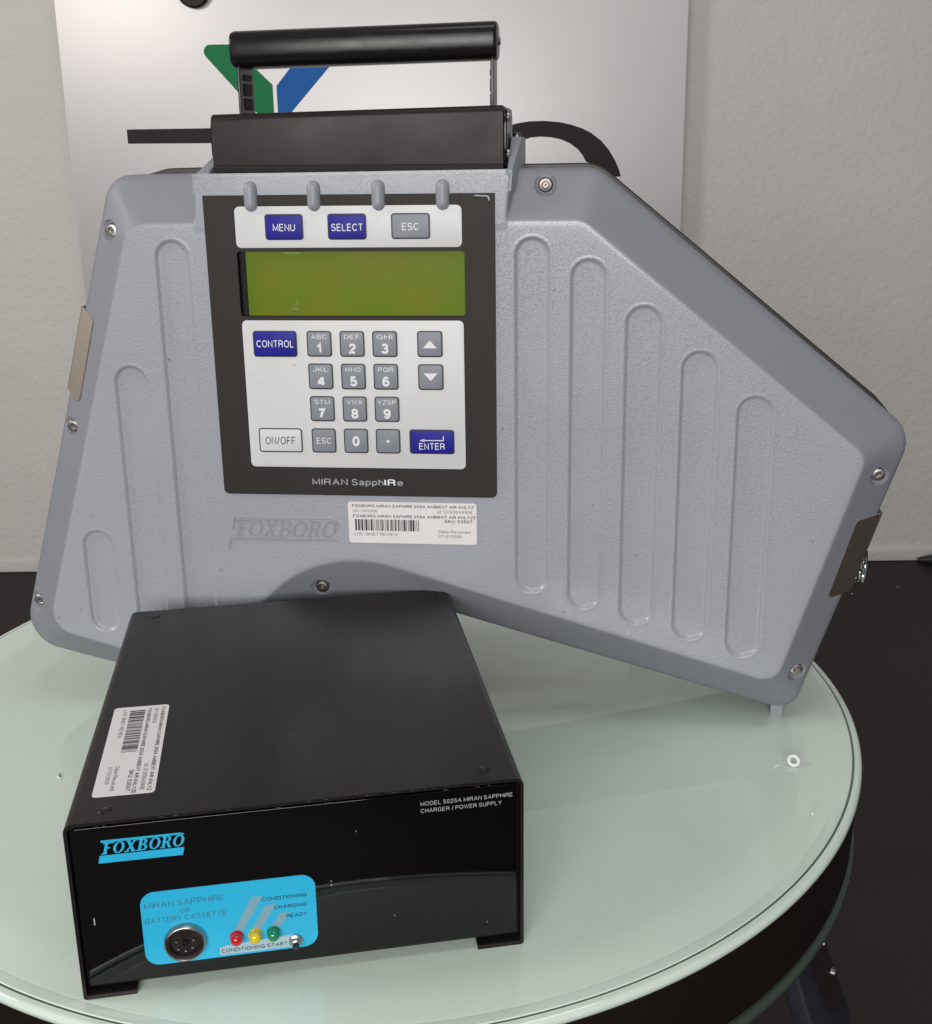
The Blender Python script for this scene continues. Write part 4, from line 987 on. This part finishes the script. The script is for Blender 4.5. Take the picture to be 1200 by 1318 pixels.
# five-pin connector
mt = frame_at(Vector((.0457, .0009, .0240)), (0, -1, 0))
bm = bmesh.new(); lathe(bm, [(.0080, .0002), (.0081, .0028), (.0084, .0031), (.0087, .0030), (.0090, .0024), (.0093, .0006), (.0093, 0)], 44, mt); cn = from_bm('connector', bm, 'steel', psu, smooth=True, auto=60)
bm = bmesh.new(); lathe(bm, [(0, .0008), (.0064, .0008), (.0068, .0020), (.0081, .0024)], 36, mt); from_bm('connector_insert', bm, 'black_satin', cn, smooth=True, auto=30)
for an in (-90, -40, 20, 160, 220):
    bm = bmesh.new(); m2_ = mt @ Matrix.Translation((.0040 * math.cos(R(an)), .0040 * math.sin(R(an)), 0)); lathe(bm, [(0, .0022), (.0004, .0021), (.0006, .0017), (.0006, .0010)], 10, m2_)
    from_bm('pin', bm, 'chrome', cn, smooth=True)
bm = bmesh.new(); lathe(bm, [(.0011, .0013), (.0015, .0013), (.0015, .0020), (.0011, .0020), (.0011, .0013)], 14, mt); from_bm('key_collar', bm, 'black_anodised', cn, smooth=True, auto=30)
# indicator lamps
for (a, b, mm_) in ((68.1, 22.9, 'led_red'), (76.3, 22.9, 'led_yellow'), (84.4, 22.9, 'led_green')):
    mt = frame_at(Vector((a * 1e-3, .0009, b * 1e-3)), (0, -1, 0)); bm = bmesh.new()
    pr = [(.0027, 0), (.0027, .0027)] + [(.0027 * math.cos(R(t)), .0027 + .0022 * math.sin(R(t))) for t in (15, 30, 45, 60, 75)] + [(0, .0049)]
    lathe(bm, pr, 28, mt); ld = from_bm('indicator_lamp', bm, mm_, psu, smooth=True)
    bm = bmesh.new(); lathe(bm, [(.0028, .0007), (.0031, .0007), (.0031, 0)], 28, mt); from_bm('lamp_collar', bm, mm_, ld, smooth=True, auto=30)
# push button
mt = frame_at(Vector((.0940, .0009, .0171)), (0, -1, 0))
bm = bmesh.new(); lathe(bm, [(.0031, 0), (.0031, .0008), (.0026, .0012), (.0020, .0014), (.0020, .0030), (.0014, .0033)], 24, mt); bt = from_bm('push_button', bm, 'steel', psu, smooth=True, auto=35)
bm = bmesh.new(); lathe(bm, [(.0013, .0015), (.0013, .0055), (.0010, .0060), (0, .0061)], 20, mt); from_bm('button_cap', bm, 'knob', bt, smooth=True, auto=40)


# ================================================================== SMALL THINGS ON THE GLASS
bm = bmesh.new(); tube(bm, [(.0030 * math.cos(2 * math.pi * i / 28), .0030 * math.sin(2 * math.pi * i / 28), 0) for i in range(28)], .0011, 10, closed=True)
bm.transform(Matrix.Translation((0, 0, .0030)) @ Matrix.Rotation(R(38), 4, 'X'))
o = from_bm('white_ring', bm, 'white_print', None, smooth=True); o.location = (.1924, .5975, 0)  # small white torus, tilted, set on the glass
o['label'] = 'tiny white ring on the glass in front of the grey instrument\'s right foot'; o['category'] = 'ring'
bm = bmesh.new(); tube(bm, [(0, .0035, .0006), (-.0008, .0012, .0007), (-.0002, -.0012, .0007), (.0022, -.0030, .0006)], [.0003, .0006, .0006, .0003], 8)
o = from_bm('white_curl', bm, 'white_print', None, smooth=True); o.location = (-.2526, .5951, 0)  # short curved white tube set on the glass
o['label'] = 'small white curl on the glass left of the black box'; o['category'] = 'thread'
